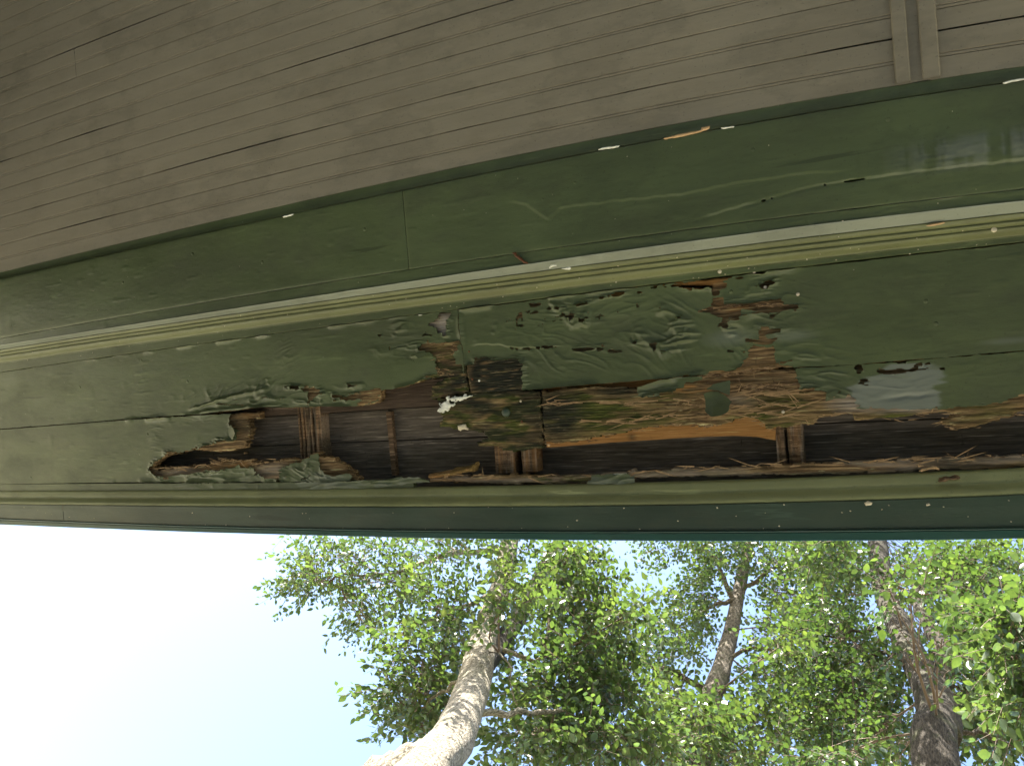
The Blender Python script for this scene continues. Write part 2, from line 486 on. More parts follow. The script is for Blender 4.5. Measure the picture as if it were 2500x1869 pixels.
# ------------------------------------------------------------------ measured lines of the eave (photo pixels), each on its own height
XL, XR = -4.6, 1.6
LN = {
 'L0': ([0, 200, 620, 820, 1240, 1440, 1860, 2060, 2300, 2500], [664, 620, 516, 475, 379, 348, 265, 228, 195, 162]),
 'L1': ([0, 200, 620, 820, 1240, 1440, 1860, 2060, 2300, 2500], [680, 637, 542, 500, 411, 371, 297, 262, 225, 195]),
 'L2': ([0, 200, 620, 820, 1240, 1440, 1860, 2060, 2300, 2500], [824, 791, 720, 689, 615, 590, 540, 517, 483, 459]),
 'L3': ([0, 200, 620, 820, 1240, 1440, 1860, 2060, 2300, 2500], [842, 810, 747, 716, 648, 622, 566, 541, 513, 489]),
 'L4': ([0, 200, 620, 820, 1240, 1440, 1860, 2060, 2300, 2500], [853, 821, 758, 730, 671, 646, 591, 567, 540, 518]),
 'L5': ([0, 200, 620, 820, 1240, 1440, 1860, 2060, 2300, 2500], [868, 837, 777, 750, 696, 670, 620, 599, 571, 549]),
 'L6': ([0, 200, 620, 820, 1240, 1440, 1860, 2060, 2300, 2500], [886, 859, 797, 775, 723, 699, 646, 625, 596, 577]),
 'L7': ([0, 200, 620, 820, 1240, 1440, 1860, 2060, 2300, 2500], [908, 880, 821, 794, 738, 714, 662, 639, 613, 590]),
 'L8': ([0, 200, 340, 1142, 1280, 1450, 1900, 2190, 2500], [1047, 1032, 1021, 965, 953, 939, 898, 882, 855]),
 'L9': ([0, 200, 340, 740, 1044, 1300, 1590, 2000, 2500], [1182.5, 1179, 1177, 1176, 1175, 1173, 1168, 1156, 1140]),
 'L10': ([0, 200, 340, 740, 1240, 1440, 1700, 2000, 2350, 2500], [1199, 1197, 1195, 1194, 1187, 1184, 1176, 1164, 1151, 1145]),
 'L11': ([0, 200, 340, 740, 1240, 1440, 1700, 2000, 2500], [1231, 1232, 1233, 1236, 1237, 1236, 1231, 1222, 1208]),
 'L12': ([0, 200, 600, 850, 1240, 1500, 2000, 2300, 2500], [1266, 1273, 1286, 1292, 1297, 1297, 1295, 1292, 1289]),
 'L13': ([0, 200, 600, 1000, 1240, 1600, 2000, 2500], [1281, 1287, 1302, 1312, 1317, 1320, 1319, 1315]),
}
FIT = {k: np.polyfit((np.array(a) - 1250) / 1250, b, 3) for k, (a, b) in LN.items()}
def line_px(k, x):
    return np.polyval(FIT[k], (np.asarray(x, float) - 1250) / 1250)
_cache = {}
def gY(k, X, z, dpx=0.0):
    """outward position Y of measured line k at height z, for world X"""
    key = (k, round(z, 5), dpx)
    if key not in _cache:
        x = np.linspace(-20, 2520, 160)
        p = onz(x, line_px(k, x) + dpx, z)
        _cache[key] = p
    p = _cache[key]
    return np.interp(X, p[:, 0], p[:, 1])

def xgrid(fine=.0032, a=-2.75, b=.42):
    return np.concatenate([np.linspace(XL, a, 24)[:-1], np.arange(a, b, fine), np.linspace(b, XR, 16)[1:]])
XF = xgrid()
XS = np.concatenate([np.linspace(XL, -2.7, 12)[:-1], np.arange(-2.7, .45, .02), np.linspace(.45, XR, 8)])

def pxm(x, y, z=Z0):
    """metres per photo pixel across the boards near this place"""
    p = onz([x, x], [y, y + 1], z)
    return float(np.hypot(*(p[1] - p[0])))

def P(pts, z=Z0):
    pts = np.array(pts, float)
    return onz(pts[:, 0], pts[:, 1], z)

def wr(X, Y, cx, cy, rx, ry, ang, freq, amp, seed=1, sharp=3, z=Z0):
    """sharp wrinkles of loose paint round a place"""
    c = onz(cx, cy, z)[0]
    ex = onz(cx + rx, cy, z)[0] - c; ey = onz(cx, cy + ry, z)[0] - c
    Rx = np.hypot(*ex); Ry = np.hypot(*ey)
    dx = X - c[0]; dy = Y - c[1]
    w = np.exp(-((dx / Rx) ** 2 + (dy / Ry) ** 2) * 1.6)
    a = math.radians(ang)
    u = dx * math.cos(a) + dy * math.sin(a); v = -dx * math.sin(a) + dy * math.cos(a)
    freq = freq * 1.45
    n = vnoise(u * freq * .26, v * freq + 1.6 * vnoise(u * 14, v * 14, seed + 3), seed)
    n2 = vnoise(u * freq * .5, v * freq * 2.1 + 1.5 * vnoise(u * 25, v * 25, seed + 5), seed + 8)
    r = (1 - np.abs(2 * n - 1)) ** (sharp + 2) + .38 * (1 - np.abs(2 * n2 - 1)) ** (sharp + 2)
    return .50 * amp * w * r

def ridge(X, Y, pts, width, amp, z=Z0, side=0):
    """fold or step along a polyline in photo pixels; side 0 = ridge, +1 = film proud above the line (towards the house)"""
    p = P(pts, z)
    yy = np.interp(X, p[:, 0], p[:, 1])
    inx = sstep(p[0, 0] - .02, p[0, 0] + .02, X) * (1 - sstep(p[-1, 0] - .02, p[-1, 0] + .02, X))
    d = Y - yy
    d = d + (vnoise(X * 60, Y * 20, 4) - .5) * width * 1.2
    if side == 0:
        return amp * inx * np.exp(-(d / width) ** 2)
    return amp * inx * sstep(width, 0, d) * np.exp(-np.maximum(-d, 0) / (width * 9))

def base_paint_h(X, Y, seed):
    return (.0006 * fbm(X * 7, Y * 30, seed) + .0004 * fbm(X * 40, Y * 120, seed + 5)
            + .0006 * np.maximum(0, vnoise(X * 22, Y * 70, seed + 9) - .82) / .18)

# ------------------------------------------------------------------ porch ceiling
ceil = thing('porch_ceiling', 'khaki painted beadboard porch ceiling of narrow boards above the green beam', 'ceiling', (0, -1.2, ZC))
PITCH = .0815
c_y0 = gY('L0', XS, ZC)
wob = lambda k: .0006 * (vnoise(XS * 3, np.full_like(XS, k * 3.3), k) - .5)
def ceiling_board(k, xa, xb):
    sel = (XS >= xa) & (XS <= xb)
    X = np.concatenate([[xa], XS[sel], [xb]]) if True else XS[sel]
    X = np.unique(X)
    ytop = np.interp(X, XS, c_y0) - k * PITCH
    gap_a = .0004 + .0022 * np.maximum(0, vnoise(X * 5, np.full_like(X, k * 7.7), 3) - .45) * (1.0 if k % 1 == 0 else .3) * (3.4 if k in (1, 2, 4, 7) else 1.0)
    dz = .0008 * (vnoise(np.array([k * 5.1]), np.array([1.7]), 2)[0] - .5)
    w = PITCH
    prof = [(0.0, .016), (0.0, .0022), (.0007, .0002), (.0020, 0), (w * .5 - .0042, 0), (w * .5 - .0028, .0022), (w * .5 - .0016, .0003),
            (w * .5 + .0016, .0003), (w * .5 + .0028, .0022), (w * .5 + .0042, 0), (w - .002, 0), (w - .0008, .0003), (w - .0004, .0022), (w - .0004, .016)]
    rows = []
    for j, (u, z) in enumerate(prof):
        y = ytop - u - (gap_a if j < 3 else 0)
        rows.append(np.stack([X, y, ZC + z + dz + .0005 * (vnoise(X * 9, np.full_like(X, k * 2.2 + j), 6) - .5)], 1))
    loft('board', rows, M_khaki, ceil, False)
x_butt = onz(190, 240, ZC)[0, 0]
x_b1 = onz(2215, 120, ZC)[0, 0]; x_b2 = onz(2262, 120, ZC)[0, 0]
for k in range(0, 24):
    if k == 6:
        ceiling_board(k, XL, x_butt - .0008); ceiling_board(k, x_butt + .0008, x_b1)
    else:
        ceiling_board(k, XL, x_b1)
    ceiling_board(k, x_b2, XR)
# two flat battens over the end joint
for (xa, xb) in ((2180, 2217), (2247, 2291)):
    y1 = gY('L0', np.array([onz(xa, 200, ZC)[0, 0]]), ZC)[0] - .002
    Xa = onz(xa + 3, 150, ZC - .008)[0, 0]; Xb = onz(xb + 3, 150, ZC - .008)[0, 0]
    ys = np.linspace(y1, y1 - 24 * PITCH, 60)
    n = len(ys)
    j = lambda s: .0006 * (vnoise(ys * 14, ys * 0 + s, 5) - .5)
    rows = [np.stack([np.full(n, Xa) + j(1), ys, np.full(n, ZC + .004)], 1), np.stack([np.full(n, Xa) + j(1), ys, np.full(n, ZC - .007)], 1),
            np.stack([np.full(n, Xa + .002), ys, np.full(n, ZC - .009)], 1), np.stack([np.full(n, Xb - .002), ys, np.full(n, ZC - .009)], 1),
            np.stack([np.full(n, Xb) + j(2), ys, np.full(n, ZC - .007)], 1), np.stack([np.full(n, Xb) + j(2), ys, np.full(n, ZC + .004)], 1)]
    loft('batten', rows, M_khaki, ceil, False)
box('filler_strip', x_b1 - .004, x_b2 + .004, -2.35, float(np.interp(x_b1, XS, c_y0)) - .001, ZC - .001, ZC + .012, M_khaki, ceil)
box('backing', XL, XR, -2.42, float(c_y0.min()), ZC + .02, ZC + .03, M_inner, ceil)

# ------------------------------------------------------------------ porch beam: quarter round, frieze boards, lower strip, crown moulding
beam = thing('porch_beam', 'green painted porch beam underside with pale strip and olive crown moulding', 'beam', (0, -.3, ZB))
def wobY(X, t):
    return .0016 * (fbm(X * 2.2, X * 0 + 3.1, 8) - .5) + .0007 * (vnoise(X * 17, X * 0 + t * 1.5, 9) - .5)
def wobZ(X, z):
    return .0016 * (fbm(X * 3, X * 0 + 5.3, 12) - .5)
def row(k, z, dpx=0.0, X=XS, dz=0.0):
    return np.stack([X, gY(k, X, z, dpx) + wobY(X, dpx), z + dz + wobZ(X, z)], 1)
def between(a, za, b, zb, t, z, X=XS):
    y = gY(a, X, za) * (1 - t) + gY(b, X, zb) * t
    return np.stack([X, y + wobY(X, t), z + wobZ(X, z)], 1)
rows = [row('L0', ZC, -1, dz=.012), row('L0', ZC)]
zq = ZB + .004
for t in (.12, .3, .5, .7, .88, 1):
    a = t * math.pi / 2
    rows.append(between('L0', ZC, 'L1', zq, math.sin(a) ** .9, ZC - (ZC - zq) * (1 - math.cos(a))))
rows.append(between('L0', ZC, 'L1', zq, 1.0, zq + .02))
loft('quarter_round', rows, M_green2, beam, False)

x_j1 = P([(990, 540)], ZB)[0, 0]
XFR = xgrid(.0042)
def frieze_h(X, Y, f):
    h = base_paint_h(X, Y, 21)
    h = h + ridge(X, Y, C(1250, 0, 1.7696, [(820, 935), (1080, 862), (1300, 800), (1490, 772), (1700, 747), (2212, 690)]), .0028, .0030, ZB, 1) * (.25 + 1.1 * vnoise(X * 16, Y * 0, 5))
    h = h + ridge(X, Y, C(1250, 0, 1.7696, [(0, 868), (60, 878), (110, 915), (160, 948), (210, 895), (500, 860), (720, 838)]), .003, .0022, ZB, 1)
    h = h + ridge(X, Y, C(1250, 0, 1.7696, [(700, 842), (1000, 782), (1250, 745), (1420, 735)]), .003, .002, ZB, 1)
    # crinkled ribs of the loose film at the right-hand end
    c0 = onz(2150, 400, ZB)[0]; c1 = onz(2480, 355, ZB)[0]
    yy = np.interp(X, [c0[0], c1[0]], [c0[1], c1[1]])
    wx = sstep(c0[0] - .05, c0[0] + .10, X); wy = np.exp(-((Y - yy) / .030) ** 2)
    n = vnoise(X * 95, Y * 12, 8)
    h = h + wx * wy * (.0050 * (1 - np.abs(2 * n - 1)) ** 2 + .0035 * fbm(X * 40, Y * 220, 2) + .002)
    h = h + wr(X, Y, 1710, 430, 60, 50, 80, 40, .0012, 5, 4, ZB) + wr(X, Y, 1800, 500, 170, 30, -12, 90, .0012, 6, 3, ZB)
    h = h + wr(X, Y, 1650, 550, 260, 40, -12, 80, .0008, 12, 3, ZB) + wr(X, Y, 2090, 400, 40, 40, -70, 30, .0028, 9, 3, ZB)
    h = h + wr(X, Y, 2350, 460, 160, 18, -12, 150, .0010, 15, 3, ZB)
    return h - .0015 * np.exp(-f / .0025)
def frieze_sheen(X, Y, f):  # reflections on the crinkled ribs, put into the colour
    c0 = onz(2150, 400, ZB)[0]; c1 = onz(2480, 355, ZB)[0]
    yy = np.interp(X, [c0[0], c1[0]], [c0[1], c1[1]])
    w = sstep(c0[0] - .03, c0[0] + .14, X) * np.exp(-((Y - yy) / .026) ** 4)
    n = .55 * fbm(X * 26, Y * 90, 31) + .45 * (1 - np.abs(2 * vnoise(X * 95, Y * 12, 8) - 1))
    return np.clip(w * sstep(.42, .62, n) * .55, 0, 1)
def zero(X, Y, f): return np.zeros_like(X)
crack = P(C(1250, 0, 1.7696, [(900, 912), (1000, 885), (1080, 862), (1180, 835), (1300, 802), (1490, 772), (1600, 758), (1700, 747), (1950, 718), (2212, 692), (2212, 697), (1950, 724), (1700, 756), (1600, 768), (1490, 783), (1300, 812), (1180, 845), (1080, 876), (1000, 893)]), ZB)
def frieze_field(lo, hi):
    def fn(X, Y):
        a = gY('L1', X, ZB); b = gY('L2', X, ZB)
        jag = .0011 * (fbm(X * 30, Y * 0, 11) - .5)
        d = np.minimum(Y - a - .0008 + jag, b - Y - .0006 + jag)
        jx = x_j1 + (Y + .28) * 0.02 + .0012 * (vnoise(Y * 200, Y * 0, 3) - .5)
        d = np.minimum(d, -sdf(crack, X, Y) + .0008 + .0012 * (fbm(X * 70, Y * 30, 8) - .5))
        if lo: d = np.minimum(d, jx - .0005 - X)
        else: d = np.minimum(d, X - jx - .0005)
        return d
    return fn
ya = gY('L1', XFR, ZB).min() - .01; yb = gY('L2', XFR, ZB).max() + .01
YFR = np.arange(ya, yb, .0022)
sheet('frieze_board', XFR[XFR < x_j1 + .03], YFR, frieze_field(True, 0), frieze_h, ZB, .016, M_green2, beam, {'worn_sheen': frieze_sheen, 'bare': zero})
sheet('frieze_board', XFR[XFR > x_j1 - .03], YFR, frieze_field(False, 0), frieze_h, ZB, .016, M_green2, beam, {'worn_sheen': frieze_sheen, 'bare': zero})
# lower strip of the beam
def strip_field(X, Y):
    j = .0012 * (fbm(X * 22, Y * 0, 17) - .5)
    return np.minimum(Y - gY('L2', X, ZB) - .0008 - j, gY('L3', X, ZB) - Y + .001)
def strip_h(X, Y, f):
    return base_paint_h(X, Y, 41) + .0022 * (1 - np.abs(2 * vnoise(X * 18, Y * 130, 7) - 1)) ** 3 * sstep(-1.6, .1, X) - .002
sheet('lower_strip', XFR, np.arange(gY('L2', XFR, ZB).min() - .006, gY('L3', XFR, ZB).max() + .006, .003), strip_field, strip_h, ZB, .016, M_green2, beam, {'worn_sheen': zero, 'bare': zero})
box('core', XL, XR, float(gY('L1', XS, ZB).max()) + .01, float(gY('L3', XS, ZB).mean()) - .004, ZB + .018, ZB + .05, M_block, beam)
# pale strip: face of the crown that looks outward to the light
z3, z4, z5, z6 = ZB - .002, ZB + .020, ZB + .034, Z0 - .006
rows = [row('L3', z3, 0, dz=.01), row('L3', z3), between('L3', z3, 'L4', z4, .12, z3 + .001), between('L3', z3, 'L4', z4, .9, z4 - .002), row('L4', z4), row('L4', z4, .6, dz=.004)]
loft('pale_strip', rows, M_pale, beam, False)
rows = [row('L4', z4, -.6, dz=.0035), row('L4', z4, .5, dz=.0022), row('L4', z4, 1.6, dz=-.0003)]
zt = lambda t: z4 + (z5 - z4) * t
for t, dz in ((.16, -.0012), (.30, -.0022), (.42, -.0022), (.50, -.0012), (.53, .0010), (.57, .0006), (.64, -.0022), (.78, -.0030), (.90, -.0024), (.97, -.0006)):
    rows.append(between('L4', z4, 'L5', z5, t, zt(t) + dz))
rows.append(between('L4', z4, 'L5', z5, 1.0, z5 + .0022))
for t, dz in ((.05, .0005), (.12, -.0016), (.24, -.0030), (.38, -.0036), (.52, -.0030), (.66, -.0012), (.80, .0012), (.92, .0016), (1.0, .0004)):
    rows.append(between('L5', z5, 'L6', z6, t, z5 + (z6 - z5) * t + dz))
loft('crown_moulding', rows, M_olive, beam)
rows = [row('L6', z6, 0, dz=.003), row('L6', z6, .3), row('L6', z6, 1.5, dz=.0015), row('L7', z6 + .002, -1.8), row('L7', z6 + .002, -.8, dz=.0015), row('L7', z6 + .002, -.8, dz=.02)]
loft('fillet', rows, M_green, beam, False)

# ------------------------------------------------------------------ eave soffit with the rotten boards
eave = thing('eave_soffit', 'rotten green board soffit with peeling paint, mossy wood and open holes to the rafters', 'soffit', (0, 0, Z0))
YB1 = np.arange(-.30, .12, .0016)
frag = lambda X, Y, s: (.0075 * (fbm(X * 22, Y * 190, s) - .5) + .0060 * (fbm(X * 95, Y * 420, s + 3) - .5) + .003 * (np.abs(2 * vnoise(X * 60, Y * 60, s + 6) - 1) - .5))
def holes(X, Y, polys, z=Z0, jag=1.0, seed=5):
    d = np.full(X.shape, -1.0)
    for p in polys:
        d = np.maximum(d, sdf(P(p, z), X, Y))
    return d + jag * 2 * frag(X, Y, seed)
def clipx(arr, a, b, pad=.02):
    return arr[(arr > a - pad) & (arr < b + pad)]

A1 = (1300 * 0 + 960, 720, 4.865); A2 = (700, 900, 4.865); A3 = (340, 900, 4.865); A4 = (1300, 920, 5.17)
A5 = (1620, 660, 5.5125); A6 = (1650, 860, 4.865); A7 = (2000, 820, 3.938); A8 = (750, 650, 2.757)
joint1 = [(1117, 755)] + C(*A1, [(785, 290), (800, 480), (825, 660), (850, 960), (880, 1150)])
def far(k, z=Z0, n=10, x0=0, x1=2500):
    x = np.linspace(x0, x1, n)
    return list(zip(x, line_px(k, x)))

def cracks(X, Y, zones, seed):
    z = 0
    for px, py, rx, ry in zones:
        c = onz(px, py, Z0)[0]; ex = onz(px + rx, py, Z0)[0] - c; ey = onz(px, py + ry, Z0)[0] - c
        z = np.maximum(z, np.clip(1.4 - np.hypot((X - c[0]) / np.hypot(*ex), (Y - c[1]) / np.hypot(*ey)), 0, 1))
    v = vnoise(X * 16 + 2 * vnoise(X * 30, Y * 30, seed), Y * 62 + 1.5 * vnoise(X * 25, Y * 25, seed + 2), seed + 1)
    v2 = vnoise(X * 42, Y * 16 + vnoise(X * 40, Y * 60, seed), seed + 4)
    b = vnoise(X * 20, Y * 40, seed + 6)
    a1 = np.abs(v - .5) * .022 + np.maximum(0, .52 - b) * .05
    a2 = np.abs(v2 - .5) * .030 + np.maximum(0, .66 - b) * .05
    return np.minimum(a1, a2) - .0010 * np.clip(z * 1.5, 0, 1) + (1 - np.clip(z * 2, 0, 1)) * .02
# --- upper board, left length
ZW = Z0 + .0035
left_top = far('L7', n=8, x1=1100)
left_bot_wood = C(*A1, [(880, 1150), (700, 1190), (580, 1215), (410, 1225), (440, 1150), (430, 1085), (560, 1010), (620, 960), (450, 995), (340, 1005), (250, 1060), (0, 1112)]) + \
    [(942, 951), (926, 954), (928, 962), (925, 978), (901, 987), (864, 991), (782, 992), (700, 994.5), (646, 993), (600, 998), (545, 1004), (467, 1012), (340, 1020.5)]
poly_1L = [(-900, line_px('L7', 0) + 130)] + left_top + joint1 + left_bot_wood + [(200, 1031), (0, 1046.5), (-900, 1115)]
H_1L = [
    C(*A1, [(550, 215), (690, 200), (690, 270), (650, 300), (640, 480), (600, 490), (540, 460), (510, 400), (405, 360), (440, 335), (510, 310), (510, 270), (550, 270)]),
    C(*A1, [(800, 555), (560, 575), (380, 568), (280, 640), (330, 660), (430, 690), (500, 745), (490, 860), (540, 925), (440, 975), (300, 1040), (500, 1300), (900, 1300), (835, 800), (760, 800), (720, 720), (760, 640)]),
    C(*A2, [(0, 225), (120, 195), (200, 215), (340, 215), (420, 250), (430, 300), (350, 330), (260, 430), (235, 410), (265, 310), (230, 262), (0, 245)]),
    C(*A2, [(560, 305), (700, 320), (860, 290), (890, 260), (1100, 245), (1120, 300), (1105, 375), (960, 425), (820, 440), (890, 375), (850, 350), (760, 385), (710, 395), (690, 365), (590, 350)]),
]
def f_1L_wood(X, Y):
    return np.minimum(sdf(P(poly_1L), X, Y), Y - gY('L7', X, Z0) - .0012) + frag(X, Y, 1) * sstep(-2.2, -1.2, X)
def wood_h(seed, amp=1.0):
    def fn(X, Y, f):
        return amp * (-.004 * fbm(X * 9, Y * 40, seed) + .0035 * (fbm(X * 14, Y * 320, seed + 1) - .5) + .0014 * (fbm(X * 60, Y * 700, seed + 2) - .5)) - .004 * np.exp(-f / .004)
    return fn
def m_black1(X, Y, f):
    c = onz(1110, 930, Z0)[0]
    return np.clip(1.1 - np.hypot((X - c[0]) / .17, (Y - c[1]) / .075), 0, 1) * sstep(.3, .6, fbm(X * 30, Y * 120, 3) + .1)
def m_moss1(X, Y, f):
    c = onz(1110, 930, Z0)[0]
    return np.clip(1.3 - np.hypot((X - c[0]) / .16, (Y - c[1]) / .09), 0, 1) * sstep(.45, .6, fbm(X * 40, Y * 160, 13))
def m_grey1(X, Y, f):
    return np.clip(.5 + sdf(P(H_1L[0]), X, Y) / .02, 0, 1)
x_end1L = P(joint1)[:, 0].max()
sheet('soffit_board', clipx(XF, XL, x_end1L), clipx(YB1, -.26, .10), f_1L_wood, wood_h(3), ZW, .018, M_rot, eave,
      {'black': m_black1, 'moss': m_moss1, 'grey': m_grey1, 'fresh': zero})
def curl(X, Y, f, seed, amp=.006, reach=.012):
    k = np.clip(1 - f / reach, 0, 1)
    return amp * k * k * sstep(.35, .75, vnoise(X * 22, Y * 22, seed))
def f_1L_paint(X, Y):
    a = np.minimum(sdf(P(poly_1L), X, Y), Y - gY('L7', X, Z0) - .001) + .3 * frag(X, Y, 2)
    return np.minimum(np.minimum(a, -holes(X, Y, H_1L, seed=6)), cracks(X, Y, [(620, 970, 110, 30), (990, 830, 90, 50), (820, 960, 120, 25)], 3))
def h_1L_paint(X, Y, f):
    h = base_paint_h(X, Y, 51) + curl(X, Y, f, 4) * sstep(-2.3, -1.7, X)
    h = h + wr(X, Y, 560, 965, 130, 30, -22, 60, .006, 3) + wr(X, Y, 660, 940, 60, 30, -30, 60, .005, 8)
    h = h + ridge(X, Y, C(*A3, [(620, 480), (1130, 320), (1500, 240)]), .004, .005) + ridge(X, Y, C(*A3, [(740, 440), (1100, 320)]), .002, .003)
    h = h + ridge(X, Y, C(*A3, [(640, 540), (900, 490), (1200, 465), (1480, 440)]), .006, .006)
    h = h + wr(X, Y, 700, 870, 30, 50, -25, 70, .003, 11) + wr(X, Y, 345, 930, 18, 120, 0, 45, .0016, 12) + wr(X, Y, 1000, 845, 80, 30, 0, 70, .005, 15)
    h = h + wr(X, Y, 730, 980, 60, 25, 10, 50, .008, 19) + wr(X, Y, 990, 800, 100, 70, 5, 60, .0015, 29)
    return h
sheet('paint_film', clipx(XF, XL, x_end1L), clipx(YB1, -.26, .10), f_1L_paint, h_1L_paint, Z0, .0012, M_green, eave, {'worn_sheen': zero, 'bare': zero})

# --- upper board, right length
poly_1R = [(p[0] + 2.2, p[1]) for p in joint1] + [(1142, 966), (1280, 952), (1450, 938), (1546, 930), (1650, 921), (1760, 911), (1900, 899.5), (2100, 889), (2300, 872), (2500, 855), (3400, 790)] + [(3400, 520)] + far('L7', n=12, x0=1150)[::-1]
slit = C(*A5, [(-700, 300), (-300, 235), (0, 205), (300, 195), (640, 192), (640, 250), (500, 240), (200, 222), (0, 228), (-300, 255)])
H_1R = [
    C(*A5, [(-1600, 530), (-1200, 460), (-600, 310), (0, 175), (700, 80), (1400, 20), (1560, 22), (1000, 95), (745, 150), (745, 182), (890, 170), (870, 250), (760, 300), (750, 340), (650, 350), (655, 300), (640, 255), (500, 250), (0, 232), (-500, 300), (-1150, 480), (-1400, 530)]),
    C(*A5, [(460, 545), (640, 440), (660, 370), (800, 370), (820, 420), (1130, 430), (1360, 410), (1480, 390), (1650, 380), (1660, 450), (1780, 470), (1900, 510), (1700, 540), (1500, 560), (1380, 570), (1200, 550), (1080, 510), (1030, 660), (940, 660), (920, 680), (870, 700), (890, 900), (850, 900), (830, 820), (750, 730), (770, 640), (740, 615), (620, 590)]),
    C(*A5, [(1280, 740), (1420, 745), (1590, 790), (1560, 850), (1400, 870), (1400, 920), (1450, 970), (1400, 1000), (1290, 970), (1260, 830)]),
    C(*A5, [(1260, 175), (1360, 150), (1500, 130), (1500, 200), (1400, 240), (1260, 260)]),
    C(*A5, [(890, 1090), (1130, 1045), (1200, 990), (1300, 1000), (1400, 1030), (1600, 1050), (1480, 1100), (1510, 1170), (1540, 1210), (1620, 1265), (1750, 1290), (1800, 1600), (400, 1600), (-200, 1470), (500, 1395), (1000, 1310), (1060, 1250), (1150, 1100)]),
    C(1350, 600, 2.544, [(120, 640), (340, 628), (430, 650), (400, 662), (160, 652)]),
    C(1350, 600, 2.544, [(440, 605), (550, 590), (530, 605), (450, 612)]),
    C(*A1, [(1000, 588), (1250, 590), (1470, 632), (1640, 622), (1946, 598), (1946, 608), (1640, 640), (1460, 648), (1240, 602), (1000, 598)]),
    C(*A1, [(820, 840), (960, 805), (965, 745), (1100, 735), (1300, 770), (1440, 745), (1500, 765), (1550, 800), (1562, 1110), (1562, 1300), (800, 1300)]),
    C(*A1, [(1430, 190), (1500, 200), (1700, 190), (1800, 205), (1700, 215), (1500, 215)]),
    C(*A1, [(1590, 95), (1760, 85), (1740, 130), (1620, 130)]),
]
def f_1R_wood(X, Y):
    d = np.minimum(sdf(P(poly_1R), X, Y), Y - gY('L7', X, Z0) - .0012) + .6 * frag(X, Y, 9)
    return np.minimum(d, -sdf(P(slit), X, Y))
def blob(X, Y, px, py, rx, ry):
    c = onz(px, py, Z0)[0]; ex = onz(px + rx, py, Z0)[0] - c; ey = onz(px, py + ry, Z0)[0] - c
    return np.clip(1.35 - np.hypot((X - c[0]) / np.hypot(*ex), (Y - c[1]) / np.hypot(*ey)), 0, 1)
def m_black1R(X, Y, f):
    return np.clip(2 * blob(X, Y, 1215, 915, 75, 60), 0, 1) * sstep(.2, .45, fbm(X * 30, Y * 160, 3) + .05)
def m_fresh1R(X, Y, f):
    return np.clip(1.6 * blob(X, Y, 1600, 700, 170, 16) + .7 * blob(X, Y, 1795, 720, 40, 60) * sstep(.4, .7, fbm(X * 30, Y * 200, 8)) + .9 * blob(X, Y, 1265, 878, 40, 14), 0, 1)
def m_moss1R(X, Y, f):
    return .5 * blob(X, Y, 1200, 930, 90, 50) * sstep(.4, .7, fbm(X * 40, Y * 200, 18))
x_st1R = P(joint1)[:, 0].min()
sheet('soffit_board', clipx(XF, x_st1R, XR), clipx(YB1, -.29, .06), f_1R_wood, wood_h(23), ZW, .018, M_rot, eave,
      {'black': m_black1R, 'moss': m_moss1R, 'grey': zero, 'fresh': m_fresh1R})
def f_1R_paint(X, Y):
    a = np.minimum(sdf(P(poly_1R), X, Y), Y - gY('L7', X, Z0) - .0022) + .3 * frag(X, Y, 12)
    return np.minimum(np.minimum(a, -holes(X, Y, H_1R, jag=.8, seed=16)), cracks(X, Y, [(1300, 770, 120, 60), (1560, 800, 200, 80), (1850, 780, 130, 90), (1980, 880, 90, 25)], 7))
def h_1R_paint(X, Y, f):
    h = base_paint_h(X, Y, 61) + curl(X, Y, f, 14, .0075, .014) * (1 - sstep(-.25, 0, X))
    h = h + wr(X, Y, 1620, 850, 110, 80, 52, 34, .0075, 3, 3) + wr(X, Y, 1330, 880, 90, 70, 30, 40, .006, 5, 3)
    h = h + wr(X, Y, 1450, 870, 130, 60, 20, 36, .004, 7, 3) + wr(X, Y, 1660, 750, 80, 40, 40, 40, .007, 9, 3)
    h = h + wr(X, Y, 1360, 790, 120, 70, 10, 55, .004, 10, 3) + wr(X, Y, 1520, 760, 180, 50, -6, 60, .003, 17, 3)
    h = h + wr(X, Y, 1880, 740, 100, 60, 20, 50, .006, 13, 3) + wr(X, Y, 1960, 870, 90, 40, 12, 45, .007, 19, 3)
    h = h + wr(X, Y, 1800, 860, 60, 50, 60, 45, .005, 21, 3) + wr(X, Y, 1900, 800, 120, 40, 5, 60, .004, 24, 3)
    h = h + wr(X, Y, 2150, 850, 250, 60, -6, 50, .0012, 33, 3) + wr(X, Y, 1230, 780, 80, 70, 5, 50, .002, 34, 3)
    h = h + ridge(X, Y, C(*A1, [(1000, 580), (1250, 580), (1470, 625), (1946, 595)]), .003, .004, Z0, 1)
    return h
def worn_1R(X, Y, f):
    return .35 * blob(X, Y, 1930, 820, 60, 14) + .4 * blob(X, Y, 1780, 825, 60, 20) + .35 * blob(X, Y, 2460, 832, 60, 8)
sheet('paint_film', clipx(XF, x_st1R, XR), clipx(YB1, -.29, .06), f_1R_paint, h_1R_paint, Z0, .0012, M_green, eave, {'worn_sheen': worn_1R, 'bare': zero})

